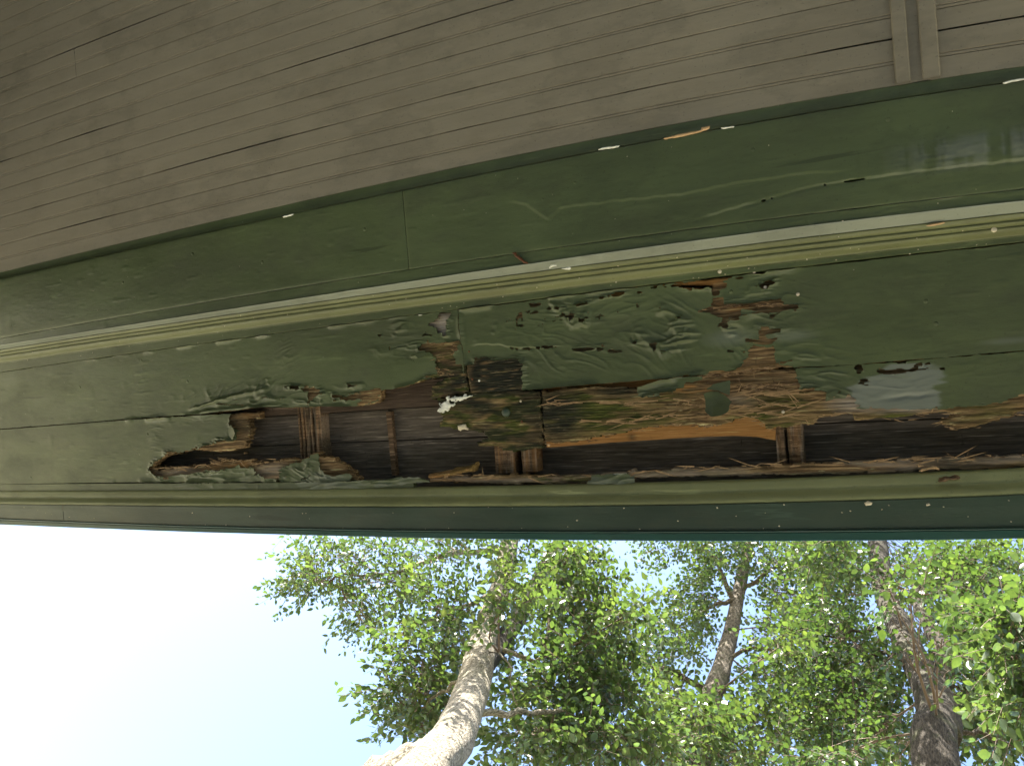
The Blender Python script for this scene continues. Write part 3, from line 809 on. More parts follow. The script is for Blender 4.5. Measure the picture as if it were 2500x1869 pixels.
# --- lower board, left length with the burst hole
YB2 = np.arange(-.06, .30, .0016)
poly_2L = [(-900, 1118)] + [(0, 1048.8), (200, 1033.5), (340, 1022.5)] + C(*A3, [(620, 556), (1100, 530), (1400, 518), (1398, 578), (1275, 605), (1300, 765), (1240, 880), (1180, 980), (1250, 1080), (1380, 1132), (1700, 1075), (1946, 1055)]) + \
    C(*A2, [(370, 1005), (400, 1040), (540, 1062), (560, 1100), (660, 1160), (750, 1212), (800, 1290), (830, 1320)]) + [(872, 1176), (740, 1175.5), (340, 1176), (200, 1178), (0, 1181.5), (-900, 1200)]
burst = C(*A3, [(1180, 960), (900, 1000), (620, 975), (300, 1022), (215, 1095), (160, 1160), (200, 1210), (280, 1185), (550, 1170), (720, 1150), (900, 1110), (1000, 1080), (1190, 1088), (1300, 1100)])
H_2L = [
    C(*A3, [(1100, 500), (1060, 600), (1085, 670), (1160, 745), (1150, 800), (1120, 870), (1050, 835), (880, 880), (830, 920), (600, 950), (480, 980), (290, 1010), (255, 1070), (140, 1150), (130, 1200), (200, 1260), (250, 1303), (590, 1262), (690, 1235), (950, 1215), (1100, 1180), (1180, 1150), (1230, 1195), (1380, 1150), (1410, 1220), (1460, 1290), (1690, 1335), (1680, 1200), (1830, 1120), (1990, 1080), (2100, 1000), (1900, 500)]),
    C(*A2, [(375, 990), (372, 1110), (400, 1220), (520, 1262), (640, 1260), (750, 1265), (752, 1340), (870, 1345), (870, 990)]),
]
def f_2L_wood(X, Y):
    return np.minimum(sdf(P(poly_2L), X, Y) , -sdf(P(burst), X, Y)) + 1.6 * frag(X, Y, 33) * sstep(-2.1, -1.9, X)
def m_black2L(X, Y, f):
    return np.clip(1.2 * blob(X, Y, 590, 1010, 60, 70), 0, 1) * .55
def m_fresh2L(X, Y, f):
    return .55 * blob(X, Y, 600, 1010, 30, 16) * sstep(.3, .6, fbm(X * 20, Y * 100, 8)) + .5 * blob(X, Y, 560, 1138, 90, 14) * sstep(.35, .6, fbm(X * 30, Y * 150, 9))
def m_grey2L(X, Y, f):
    return .5 * blob(X, Y, 660, 1150, 50, 20) + .4 * blob(X, Y, 440, 1155, 60, 16)
xe = P([(900, 1170)])[0, 0]
sheet('soffit_board', clipx(XF, XL, xe), clipx(YB2, -.02, .28), f_2L_wood, wood_h(43, 1.2), ZW, .018, M_rot, eave,
      {'black': m_black2L, 'moss': zero, 'grey': m_grey2L, 'fresh': m_fresh2L})
def f_2L_paint(X, Y):
    a = sdf(P(poly_2L), X, Y) + .3 * frag(X, Y, 35) * sstep(-2.1, -1.9, X)
    return np.minimum(np.minimum(a, -holes(X, Y, H_2L, seed=36)), cracks(X, Y, [(600, 1160, 200, 25)], 11))
def h_2L_paint(X, Y, f):
    h = base_paint_h(X, Y, 71) + curl(X, Y, f, 24, .008, .016) * sstep(-2.1, -1.8, X)
    h = h + wr(X, Y, 380, 1060, 22, 90, 5, 40, .0025, 3) + wr(X, Y, 470, 1024, 110, 12, -6, 70, .003, 5) + wr(X, Y, 760, 1150, 70, 30, 22, 60, .009, 6)
    h = h + wr(X, Y, 600, 1160, 90, 22, -4, 70, .005, 8) + wr(X, Y, 580, 1060, 40, 40, 70, 40, .003, 9)
    return h
def worn_2L(X, Y, f): return .35 * blob(X, Y, 800, 1165, 60, 14)
sheet('paint_film', clipx(XF, XL, xe), clipx(YB2, -.02, .28), f_2L_paint, h_2L_paint, Z0, .0012, M_green, eave, {'worn_sheen': worn_2L, 'bare': zero})

# --- lower board, short mossy length between the joints
poly_2M = C(*A1, [(700, 1195), (880, 1160), (1300, 1135), (1520, 1122), (1720, 1130), (1735, 1300), (1750, 1500), (1765, 1830)]) + \
    C(*A8, [(1575, 1232), (1440, 1250), (1350, 1245), (1250, 1220), (1150, 1210), (1110, 1185), (1200, 1160), (1180, 1110), (1000, 1092), (870, 1087), (900, 1040), (885, 980), (900, 920), (830, 893)])
def f_2M(X, Y):
    return sdf(P(poly_2M), X, Y) + 1.3 * frag(X, Y, 44)
def m_moss2M(X, Y, f):
    return np.clip(.25 + sstep(.35, .6, fbm(X * 24, Y * 90, 44)), 0, 1)
def m_black2M(X, Y, f):
    return np.clip(.75 * sstep(.62, .42, fbm(X * 16, Y * 70, 45)) + .5 * blob(X, Y, 1130, 990, 60, 30), 0, .9)
xa, xb = P(poly_2M)[:, 0].min(), P(poly_2M)[:, 0].max()
sheet('soffit_board', clipx(XF, xa, xb), clipx(YB2, .0, .20), f_2M, wood_h(53, 1.0), ZW - .001, .018, M_rot, eave,
      {'black': m_black2M, 'moss': m_moss2M, 'grey': zero, 'fresh': zero})

# --- lower board, right length
bot_2R = C(*A4, [(128, 830), (380, 828), (640, 812), (720, 775), (920, 752), (1180, 685), (1500, 640), (1850, 610)]) + \
    C(*A6, [(0, 860), (200, 872), (350, 892), (520, 872), (700, 792), (860, 742), (940, 790), (1000, 835), (1080, 912), (1200, 900), (1450, 862), (1630, 830), (1740, 760), (1946, 737)]) + \
    C(*A7, [(300, 740), (340, 797), (500, 806), (800, 795), (1000, 752), (1160, 745), (1330, 755), (1180, 800), (1170, 850), (1340, 897), (1600, 850), (1969, 730)])
poly_2R = C(*A4, [(80, 180), (400, 128), (800, 122), (1100, 135), (1250, 148), (1360, 122), (1640, 30)]) + \
    [(1660, 921), (1760, 913), (1900, 901.5), (2100, 891), (2300, 874), (2500, 857), (3400, 800), (3400, 950)] + bot_2R[::-1]
H_2R = [
    C(*A4, [(0, 60), (700, 0), (1360, -40), (1370, 225), (1425, 250), (1560, 222), (1730, 190), (1900, 112), (1960, 60), (2400, -80), (2500, 1000), (0, 1000)]),
    C(*A6, [(300, 0), (1450, 0), (1450, 200), (1460, 350), (1500, 425), (1740, 408), (1780, 500), (1795, 575), (1900, 550), (2100, 900), (300, 1000)]),
    C(*A7, [(-100, 640), (150, 600), (310, 555), (340, 640), (420, 692), (500, 690), (720, 700), (960, 722), (1060, 715), (1120, 685), (1150, 720), (1300, 690), (1450, 665), (1969, 580), (3000, 400), (3000, 1200), (-100, 1000)]),
    C(*A7, [(720, 232), (860, 245), (1150, 300), (1200, 310), (1130, 312), (860, 265), (760, 250)]),
    C(*A7, [(290, 280), (400, 285), (430, 320), (380, 355), (340, 320)]),
]
def f_2R_wood(X, Y):
    return sdf(P(poly_2R), X, Y) + 1.2 * frag(X, Y, 55)
def m_moss2R(X, Y, f):
    n = sstep(.40, .62, fbm(X * 14, Y * 70, 46))
    left = blob(X, Y, 1480, 1000, 190, 70) + .95 * blob(X, Y, 1900, 1010, 130, 45) + .45 * blob(X, Y, 2400, 1010, 110, 40) + blob(X, Y, 2150, 1018, 90, 12)
    return np.clip(left * (.35 + n), 0, 1)
def m_black2R(X, Y, f):
    return np.clip(1.35 * blob(X, Y, 1360, 1010, 60, 62) + .8 * blob(X, Y, 1500, 955, 80, 16), 0, .95) * sstep(.15, .45, fbm(X * 16, Y * 100, 47))
def m_grey2R(X, Y, f):
    return np.clip(.8 * blob(X, Y, 2080, 985, 60, 22) + .7 * blob(X, Y, 2200, 1002, 90, 10) + .35 * blob(X, Y, 1800, 980, 50, 20), 0, 1)
def m_fresh2R(X, Y, f):
    return .8 * blob(X, Y, 1690, 948, 60, 12) * sstep(.4, .6, fbm(X * 30, Y * 160, 49))
xa = P([(1318, 1000)])[0, 0]
def h_2R_wood(X, Y, f):
    h = wood_h(63, 1.3)(X, Y, f)
    h = h + wr(X, Y, 1700, 1010, 140, 40, -10, 70, .007, 3) + wr(X, Y, 1900, 960, 110, 40, -14, 60, .007, 5) + wr(X, Y, 1560, 1010, 120, 40, -8, 80, .004, 6)
    return h - .002
sheet('soffit_board', clipx(XF, xa, XR), clipx(YB2, -.06, .16), f_2R_wood, h_2R_wood, ZW, .020, M_rot, eave,
      {'black': m_black2R, 'moss': m_moss2R, 'grey': m_grey2R, 'fresh': m_fresh2R})
def f_2R_paint(X, Y):
    a = sdf(P(poly_2R), X, Y) + .4 * frag(X, Y, 57)
    return np.minimum(np.minimum(a, -holes(X, Y, H_2R, seed=58)), cracks(X, Y, [(2050, 930, 90, 50), (2170, 905, 120, 20)], 15))
def h_2R_paint(X, Y, f):
    h = base_paint_h(X, Y, 81) + curl(X, Y, f, 34, .008, .014) * (1 - sstep(-.2, 0.05, X))
    h = h + wr(X, Y, 2020, 930, 70, 50, 10, 45, .007, 3) + wr(X, Y, 2170, 950, 120, 50, -8, 60, .003, 5) + wr(X, Y, 2060, 965, 50, 30, 25, 40, .006, 9)
    h = h + wr(X, Y, 2400, 900, 150, 50, -8, 40, .0012, 15) + ridge(X, Y, C(*A7, [(620, 600), (1000, 565), (1060, 560)]), .004, -.003)
    return h
def worn_sheen_2R(X, Y, f):  # pale peeled undercoat with its sheen painted in
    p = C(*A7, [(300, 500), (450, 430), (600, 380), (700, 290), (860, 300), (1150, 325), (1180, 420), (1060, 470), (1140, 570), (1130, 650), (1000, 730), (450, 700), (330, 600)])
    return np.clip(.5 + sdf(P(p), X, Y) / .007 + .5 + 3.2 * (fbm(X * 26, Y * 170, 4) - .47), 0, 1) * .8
sheet('paint_film', clipx(XF, xa, XR), clipx(YB2, -.06, .16), f_2R_paint, h_2R_paint, Z0, .0012, M_green, eave, {'worn_sheen': worn_sheen_2R, 'bare': zero})

# --- curled-down flake of paint on the mossy board
def flake(pts, mat, zc, drop, name='paint_curl', seed=1, ang=0.0):
    p = P(pts)
    lo = p.min(0) - .006; hi = p.max(0) + .006
    c = (lo + hi) / 2; L = (hi - lo)
    xs = np.arange(lo[0], hi[0], .0025); ys = np.arange(lo[1], hi[1], .002)
    def hf(X, Y, f):
        u = (X - c[0]) / L[0] * math.cos(ang) + (Y - c[1]) / L[1] * math.sin(ang)
        return drop * (.25 + u + .9 * (u * u) + .15 * vnoise(X * 60, Y * 60, seed))
    return sheet(name, xs, ys, lambda X, Y: sdf(p, X, Y) + .25 * frag(X, Y, seed), hf, zc, .0010, mat, eave, {'worn_sheen': zero, 'bare': zero})
flake(C(*A6, [(365, 442), (450, 380), (560, 345), (652, 328), (655, 500), (600, 480), (520, 448)]), M_flake_lit, Z0 - .004, .024, seed=2, ang=1.9)
flake(C(*A6, [(340, 490), (420, 465), (500, 458), (600, 510), (690, 580), (662, 600), (660, 680), (560, 740), (450, 752), (372, 690), (368, 590)]), M_green, Z0 - .006, .034, seed=3, ang=1.2)
flake(C(*A7, [(150, 520), (210, 505), (170, 560), (110, 600), (60, 560)]), M_flake_lit, Z0 - .004, .008, seed=4, ang=.6)
flake(C(*A1, [(240, 680), (330, 690), (420, 675), (400, 720), (330, 750), (290, 720)]), M_flake_lit, Z0 - .004, .008, seed=5, ang=2.2)
flake(C(*A1, [(90, 748), (170, 745), (230, 765), (275, 797), (200, 775)]), M_flake_lit, Z0 - .003, .006, seed=6, ang=2.2)
flake(C(*A5, [(1060, 520), (1095, 510), (1090, 570), (1030, 660), (1045, 590)]), M_flake_lit, Z0 - .003, .006, seed=7, ang=.3)
flake(C(*A3, [(1090, 668), (1140, 700), (1165, 770), (1120, 840), (1075, 790), (1070, 720)]), M_flake_lit, Z0 - .003, .008, seed=9, ang=.2)

# --- remnant of the outermost board: mossy strip, painted scraps
top_r = [(1044, 1165), (1178, 1161), (1300, 1163), (1435, 1160), (1549, 1152), (1650, 1146), (1794, 1140), (1919, 1136), (2050, 1131), (2140, 1125), (2211, 1121), (2279, 1120), (2381, 1117), (2500, 1112), (3400, 1080)]
bot_r = [(3400, 1150), (2500, 1142), (2360, 1146), (2241, 1149), (2050, 1156), (1911, 1159), (1650, 1168), (1590, 1170), (1431, 1181), (1300, 1181), (1178, 1181), (1044, 1176)]
poly_r = top_r + bot_r
xa = P([(1040, 1170)])[0, 0]
def f_r(X, Y): return sdf(P(poly_r), X, Y) + 1.2 * frag(X, Y, 66)
sheet('remnant_strip', clipx(XF, xa, XR), np.arange(.10, .33, .0022), f_r, wood_h(73, .9), ZW - .001, .018, M_rot, eave,
      {'black': lambda X, Y, f: .4 * sstep(.5, .7, fbm(X * 9, Y * 60, 3)), 'moss': lambda X, Y, f: np.clip(.9 * blob(X, Y, 1370, 1172, 110, 12) + .35 * blob(X, Y, 1700, 1155, 160, 10), 0, 1) * sstep(.4, .6, fbm(X * 30, Y * 150, 5)),
       'grey': lambda X, Y, f: .45 * sstep(.4, .6, fbm(X * 5, Y * 50, 9)), 'fresh': zero})
lump = C(*A8, [(800, 1405), (900, 1385), (1000, 1358), (1080, 1345), (1130, 1318), (1132, 1345), (1110, 1382), (1040, 1395), (900, 1425), (820, 1438)])
p = P(lump); lo = p.min(0) - .01; hi = p.max(0) + .01
def h_l(X, Y, f): return .02 * (1 - np.exp(-f / .006)) + wood_h(83)(X, Y, f)
sheet('wood_splinter', np.arange(lo[0], hi[0], .003), np.arange(lo[1], hi[1], .0018), lambda X, Y: sdf(p, X, Y) + .8 * frag(X, Y, 3), h_l, ZW, .015, M_rot, eave,
      {'black': zero, 'moss': lambda X, Y, f: .5 * sstep(.4, .6, fbm(X * 60, Y * 60, 5)), 'grey': zero, 'fresh': lambda X, Y, f: .35 + 0 * X})
poly_s1 = C(*A2, [(860, 1325), (1000, 1318), (1100, 1310), (1300, 1288), (1600, 1283), (1700, 1340), (1380, 1372), (1000, 1412), (700, 1440), (200, 1440), (100, 1350)])
poly_s2 = C(*A4, [(725, 1290), (760, 1245), (1000, 1225), (1200, 1215), (1290, 1245), (1285, 1330), (1000, 1350), (850, 1372), (690, 1370)])
for pts, sd in ((poly_s1, 3), (poly_s2, 5)):
    p = P(pts); lo = p.min(0) - .008; hi = p.max(0) + .008
    sheet('paint_scrap', np.arange(lo[0], hi[0], .003), np.arange(lo[1], hi[1], .0018), lambda X, Y, p=p: sdf(p, X, Y) + .8 * frag(X, Y, 4),
          lambda X, Y, f, sd=sd: base_paint_h(X, Y, sd) + .004 * (1 - np.abs(2 * vnoise(X * 18 + Y * 40, Y * 120, sd) - 1)) ** 3, Z0 - .003, .0012, M_green, eave,
          {'worn_sheen': lambda X, Y, f: .35 * sstep(.35, .6, fbm(X * 30, Y * 120, 6)), 'bare': zero})
# painted edge strip between the last board and the bed moulding, sound at the left
def f_e(X, Y):
    d = np.minimum(Y - gY('L9', X, Z0) - .0008, gY('L10', X, Z0) + .002 - Y)
    return np.minimum(d, xa_e - X + .02 * (fbm(X * 10, Y * 200, 4) - .5)) + .4 * frag(X, Y, 71) * sstep(-2, -1.7, X)
xa_e = P([(1010, 1185)])[0, 0]
def h_e(X, Y, f):
    return base_paint_h(X, Y, 91) + wr(X, Y, 480, 1185, 90, 10, 0, 70, .005, 3) + wr(X, Y, 790, 1186, 90, 12, 20, 55, .006, 5) + wr(X, Y, 640, 1188, 100, 8, -4, 80, .003, 6)
sheet('edge_strip', clipx(XF, XL, xa_e + .03), np.arange(.17, .34, .0022), f_e, h_e, Z0 - .001, .014, M_green, eave, {'worn_sheen': zero, 'bare': zero})

# --- fresh orange board glimpsed behind the rotten one
ZO = Z0 + .026
po = [(1325, 935), (1900, 890), (1893, 1074)] + C(*A6, [(1170, 1040), (950, 1000), (700, 990), (350, 1000), (0, 1020)]) + C(*A4, [(1000, 825), (180, 890)])
p_o = P(po, ZO); lo = p_o.min(0) - .01; hi = p_o.max(0) + .01
def m_knot(X, Y, f):
    c = onz(1543, 1066, ZO)[0]
    return .75 * np.exp(-(((X - c[0]) / .009) ** 2 + ((Y - c[1]) / .008) ** 2))
sheet('patch_board', np.arange(lo[0], hi[0], .006), np.arange(lo[1], hi[1], .003), lambda X, Y: sdf(p_o, X, Y), lambda X, Y, f: .0006 * fbm(X * 5, Y * 80, 3), ZO, .018, M_orange, eave,
      {'black': m_knot, 'moss': zero, 'grey': zero, 'fresh': lambda X, Y, f: .30 + .3 * fbm(X * 6, Y * 140, 5)})

# --- rafter tails crossing the cavity
def tail(x0, x1, ytop, ybot, z, splits, seed, fresh, black, moss=0.0, dep=.09, skew=.0):
    a = P([(x0, ytop), (x1, ytop), (x1 + skew, ybot), (x0 + skew, ybot)], z)
    Xa = a[:, 0].min(); Xb = a[:, 0].max()
    y1 = a[2:, 1].mean(); y0 = -.24
    xs = np.arange(Xa - .004, Xb + .004, .0016); ys = np.arange(y0, y1 + .006, .004)
    px = lambda v: onz(v, ybot, z)[0, 0]
    def fld(X, Y):
        d = np.minimum(np.minimum(X - Xa, Xb - X), np.minimum(Y - y0, y1 - Y))
        d = d + .0022 * (fbm(X * 300, Y * 20, seed) - .5) + .004 * (vnoise(X * 160, Y * 0, seed) - .5) * sstep(y1 - .02, y1, Y)
        return d
    def hf(X, Y, f):
        h = .003 * (fbm(X * 420, Y * 9, seed + 1) - .5) + .0015 * (fbm(X * 900, Y * 30, seed + 2) - .5)
        for sx, sw, sd in splits:
            wv = .002 * (vnoise(Y * 40, Y * 0, seed + 5) - .5)
            h = h - sd * np.exp(-((X - px(sx) - wv) / sw) ** 4)
        return h
    return sheet('rafter_tail', xs, ys, fld, hf, z, dep, M_block, eave,
                 {'black': lambda X, Y, f: np.clip(black * sstep(.42, .62, fbm(X * 160, Y * 18, seed + 7)), 0, 1), 'moss': zero, 'grey': lambda X, Y, f: .35 * sstep(.5, .7, fbm(X * 260, Y * 12, seed + 8)),
                  'fresh': lambda X, Y, f: fresh * sstep(.35, .65, fbm(X * 120, Y * 10, seed + 9))})
ZT = Z0 + .030
tail(728, 781, 990, 1118, ZT, [(740, .002, .012), (750, .0016, .02), (763, .0012, .014), (771, .002, .02)], 3, .15, .65, skew=6)
tail(1211, 1308, 1085, 1154, ZT, [(1266, .0075, .05)], 13, .35, .25)
tail(1897, 1958, 1030, 1133, ZT, [(1924, .002, .025)], 23, .15, .55, skew=2)
tail(2760, 2830, 1030, 1110, ZT, [(2790, .002, .02)], 33, .15, .45)

# --- roof sheathing seen through the holes, each board a part
ZS = Z0 + .062
def plank(y0, y1, z, mat, xa, xb, seed):
    xs = np.linspace(xa, xb, max(4, int((xb - xa) / .03))); n = len(xs)
    wv = lambda s: .0012 * (vnoise(xs * 4, xs * 0 + s, seed) - .5)
    rows = [np.stack([xs, np.full(n, y0) + wv(1), np.full(n, z + .02)], 1), np.stack([xs, np.full(n, y0) + wv(1), np.full(n, z)], 1)]
    for t in (.2, .4, .6, .8):
        rows.append(np.stack([xs, np.full(n, y0 + (y1 - y0) * t), z + .0016 * (vnoise(xs * 6, xs * 0 + t * 9, seed + 2) - .5)], 1))
    rows += [np.stack([xs, np.full(n, y1) + wv(2), np.full(n, z)], 1), np.stack([xs, np.full(n, y1) + wv(2), np.full(n, z + .02)], 1)]
    loft('sheathing_board', rows, mat, eave, False)
ysplit = onz(900, 1003, ZS)[0, 1]
xbat = onz(955, 1080, ZS)[0, 0]
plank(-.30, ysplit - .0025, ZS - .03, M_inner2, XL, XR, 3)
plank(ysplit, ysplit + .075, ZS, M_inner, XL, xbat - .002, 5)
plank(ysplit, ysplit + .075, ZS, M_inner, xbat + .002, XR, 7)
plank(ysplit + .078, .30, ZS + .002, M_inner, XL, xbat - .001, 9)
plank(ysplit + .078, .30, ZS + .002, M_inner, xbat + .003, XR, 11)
b0 = P([(942, 1005), (955, 1005), (967, 1160), (957, 1160)], ZS - .012)
V = np.array([(x, y, ZS - .012) for x, y in b0] + [(x, y, ZS + .004) for x, y in b0])
link('cleat', mesh_np('cleat', V, [np.array([(0, 1, 2, 3), (0, 4, 5, 1), (1, 5, 6, 2), (2, 6, 7, 3), (3, 7, 4, 0)])], False), M_block, eave)

# --- small marks: white flakes, splinters, nails, bolt head, loose specks
def chip(pts, mat, name='paint_chip', z=Z0, h=.0022, parent=None, jag=.6, seed=3, step=.0016):
    p = P(pts, z); lo = p.min(0) - .004; hi = p.max(0) + .004
    return sheet(name, np.arange(lo[0], hi[0], step), np.arange(lo[1], hi[1], step * .8), lambda X, Y: sdf(p, X, Y) + jag * (.5 * frag(X, Y, seed) + .014 * (fbm(X * 150, Y * 210, seed + 2) - .5)),
                 lambda X, Y, f: h * (1 - np.exp(-f / .001)) + .0006 * vnoise(X * 300, Y * 300, 3), z, .002, mat, parent or eave)
chip(C(*A1, [(630, 1215), (700, 1210), (960, 1188), (900, 1215), (800, 1235), (690, 1262), (650, 1240)]), M_white, z=Z0 + .001, h=.004, jag=1.0)
chip(C(*A1, [(540, 1375), (555, 1310), (620, 1258), (670, 1262), (725, 1305), (690, 1345), (640, 1380), (560, 1392)]), M_white, z=Z0 + .001, h=.004, jag=1.1)
chip(C(*A1, [(765, 1552), (855, 1530), (870, 1565), (892, 1595), (830, 1600), (770, 1606)]), M_cream, z=Z0 + .001, h=.003, jag=.5)
chip(C(*A3, [(690, 1240), (740, 1240), (730, 1252), (700, 1250)]), M_white, h=.003, jag=.2)
chip(C(*A3, [(800, 1222), (860, 1212), (950, 1215), (900, 1228), (820, 1232)]), M_white, h=.003, jag=.2)
chip(C(*A4, [(980, 1222), (1190, 1212), (1190, 1222), (1000, 1232)]), M_white, h=.004, jag=.1)
chip(C(*A1, [(300, 232), (340, 230), (340, 240), (302, 243)]), M_white, z=Z0 - .005, h=.002, jag=.1)
chip(C(1240, 350, 3.31, [(328, 1000), (350, 982), (385, 978), (400, 988), (360, 995), (335, 1012)]), M_white, z=ZB - .002, h=.003, parent=beam, jag=.1)
chip(C(1240, 350, 3.31, [(430, 1010), (470, 1005), (500, 995), (510, 1010), (495, 1020), (450, 1016)]), M_white, z=ZB - .002, h=.003, parent=beam, jag=.1)
chip(C(620, 450, 3.31, [(232, 262), (240, 255), (300, 242), (318, 238), (318, 246), (290, 256), (240, 270)]), M_white, z=ZB, h=.003, parent=beam, jag=.1)
chip(C(1250, 0, 1.7696, [(370, 648), (390, 637), (465, 628), (460, 636), (400, 645)]), M_white, z=ZB, h=.003, parent=beam, jag=.1)
chip(C(1250, 0, 1.7696, [(900, 552), (960, 545), (960, 550), (910, 558)]), M_white, z=ZB, h=.003, parent=beam, jag=.1)
chip(C(1250, 0, 1.7696, [(2120, 358), (2160, 345), (2212, 338), (2230, 342), (2160, 354), (2125, 364)]), M_white, z=ZB, h=.002, parent=beam, jag=.1)
chip(C(1250, 0, 1.7696, [(650, 598), (720, 580), (815, 562), (818, 550), (855, 545), (852, 555), (825, 568), (740, 590), (660, 603)]), M_tan, 'bare_splinter', z=ZB, h=.003, parent=beam, jag=.15)
chip(C(1940, 250, 3.95, [(1262, 1192), (1300, 1175), (1440, 1152), (1455, 1160), (1400, 1178), (1300, 1195)]), M_tan, 'bare_splinter', z=z4 - .003, h=.002, parent=beam, jag=.1)
chip(C(*A7, [(955, 1300), (1000, 1272), (1090, 1248), (1150, 1268), (1160, 1290), (1110, 1278), (1060, 1282), (990, 1304)]), M_tan, 'wood_splinter', z=Z0 - .003, h=.006, jag=.2)
chip(C(*A7, [(940, 1236), (1000, 1240), (1010, 1252), (960, 1258)]), M_tan, 'wood_splinter', z=Z0 - .001, h=.004, jag=.2)
chip(C(*A7, [(1115, 1400), (1150, 1370), (1190, 1352), (1330, 1335), (1345, 1365), (1300, 1380), (1240, 1385), (1170, 1410), (1125, 1420)]), M_block, 'wood_splinter', z=Z0 - .012, h=.012, jag=.5)
chip(C(1240, 350, 3.31, [(35, 885), (65, 880), (75, 905), (110, 920), (130, 950), (160, 968), (130, 966), (100, 945), (60, 910)]), M_rust, 'bug_nest', z=ZB - .001, h=.006, parent=beam, jag=.3)

def dome(name, px, py, z, r, mat, parent, hgt=.6):
    c = onz(px, py, z)[0]
    n = 10; V = []; fs = []
    for k, (rr, zz) in enumerate(((1.0, 0.0), (.95, .35), (.7, .8), (.35, .97))):
        for i in range(n):
            a = 2 * math.pi * i / n
            V.append((c[0] + r * rr * math.cos(a), c[1] + r * rr * math.sin(a), z - r * hgt * zz))
    V.append((c[0], c[1], z - r * hgt))
    q = [(k * n + i, k * n + (i + 1) % n, (k + 1) * n + (i + 1) % n, (k + 1) * n + i) for k in range(3) for i in range(n)]
    t = [(3 * n + i, 3 * n + (i + 1) % n, 4 * n) for i in range(n)]
    return link(name, mesh_np(name, np.array(V), [np.array(q), np.array(t)], True), mat, parent)
dome('bolt_head', 1236, 1006, Z0 + .002, .0105, M_fascia, eave, .8)
for px, py, r, mt in ((1868, 701, .0034, M_nail), (1948, 718, .0034, M_nail), (1912, 1005, .0032, M_nail), (1170, 929, .0026, M_white), (1271, 979, .0026, M_cream), (1785, 712, .004, M_green),
                      (1145, 858, .0022, M_rust), (1274, 1029, .003, M_rust), (1153, 925, .0028, M_rust), (1841, 658 + 6, .0032, M_nail), (1340, 1086, .0032, M_tan)):
    dome('nail', px, py, Z0 - .001, r, mt, eave)
for px, py, r in ((1378, 596, .0050), (1757, 663, .004), (2427, 561, .0045)):
    dome('speck', px, py, ZB + (.004 if py < 600 else .03), r, M_cream, beam, .5)
# loose specks, too small to pick apart singly
def specks(name, n, ka, kb, z, parent, seed, rr=(.0006, .0018)):
    r_ = np.random.default_rng(seed); V = []; T = []
    for i in range(n):
        x = r_.uniform(30, 2480); t = r_.random()
        y = line_px(ka, x) * (1 - t) + line_px(kb, x) * t
        c = onz(x, y, z)[0]; r = r_.uniform(*rr) * (1.3 if r_.random() < .15 else 1)
        b0 = len(V)
        for k in range(6):
            a = k * math.pi / 3 + r_.uniform(-.3, .3); q = r * r_.uniform(.6, 1.2)
            V.append((c[0] + q * math.cos(a), c[1] + q * .8 * math.sin(a), z))
        V.append((c[0], c[1], z - r * .7))
        T += [(b0 + k, b0 + (k + 1) % 6, b0 + 6) for k in range(6)]
    o = link(name, mesh_np(name, np.array(V), [np.array(T)], False), M_cream, parent, kind='stuff')
    return o

# ------------------------------------------------------------------ fascia: bed moulding, fascia board, drip edge
fas = thing('eave_fascia', 'dark green outer eave edge with olive bed moulding and teal metal drip edge', 'fascia', (0, .35, Z0))
z10, z11, z12, z13 = Z0 - .004, Z0 - .030, Z0 - .031, Z0 - .036
rows = [row('L10', z10, -.6, dz=.014), row('L10', z10)]
for t, dz in ((.06, -.002), (.16, -.001), (.30, .0), (.40, .001), (.44, .003), (.50, .0045), (.58, .0035), (.68, -.001), (.8, -.003), (.9, -.002), (.97, 0), (1.0, .001)):
    rows.append(between('L10', z10, 'L11', z11, t, z10 + (z11 - z10) * t + dz))
rows.append(row('L11', z11, .3, dz=.004))
loft('bed_moulding', rows, M_olive_bed, fas)
x_fj = onz(155, 1250, z12)[0, 0]
for (xa, xb) in ((XL, x_fj - .001), (x_fj + .001, XR)):
    X = np.unique(np.concatenate([[xa], XS[(XS > xa) & (XS < xb)], [xb]]))
    rows = [row('L11', z12, .2, X, .004), row('L11', z12, .2, X), row('L11', z12, 1.2, X, -.0008)]
    for t in (.3, .6):
        y = gY('L11', X, z12) * (1 - t) + gY('L12', X, z12) * t
        rows.append(np.stack([X, y, z12 - .001 + .0012 * (fbm(X * 8, X * 0 + t * 7, 4) - .5)], 1))
    rows += [row('L12', z12, -1.8, X, -.0008), row('L12', z12, -1.0, X), row('L12', z12, -1.0, X, .01)]
    loft('fascia_board', rows, M_fascia, fas, False)
rows = [row('L12', z13, -.6, dz=.03), row('L12', z13, -.4, dz=.002), row('L12', z13, .8, dz=-.0004), row('L12', z13, 2.6), row('L12', z13, 3.2, dz=.0015), row('L12', z13, 4.2, dz=.0015),
        row('L12', z13, 4.8, dz=-.0005), row('L13', z13, -1.2, dz=-.0005), row('L13', z13, 0, dz=.001)]
zz = row('L13', z13, 0, dz=.02); rows.append(zz)
z2 = zz.copy(); z2[:, 2] = Z0 + .16; z2[:, 1] -= .03; rows.append(z2)
loft('drip_edge', rows, M_teal, fas, False)
specks('speck', 46, 'L4', 'L6', ZB + .022, beam, 5)
specks('speck', 30, 'L1', 'L3', ZB - .001, beam, 6, (.0005, .0014))
specks('speck', 40, 'L11', 'L12', z12 - .001, fas, 7, (.0008, .0020))
specks('speck', 26, 'L6', 'L7', Z0 - .006, eave, 8, (.0008, .0018))
chip([(2110, 1227), (2118, 1222), (2130, 1226), (2128, 1232), (2114, 1234)], M_cream, 'paint_chip', z12 - .001, .003, fas, .1)
chip([(2260, 1229), (2268, 1226), (2272, 1232), (2262, 1234)], M_cream, 'paint_chip', z12 - .001, .003, fas, .1)

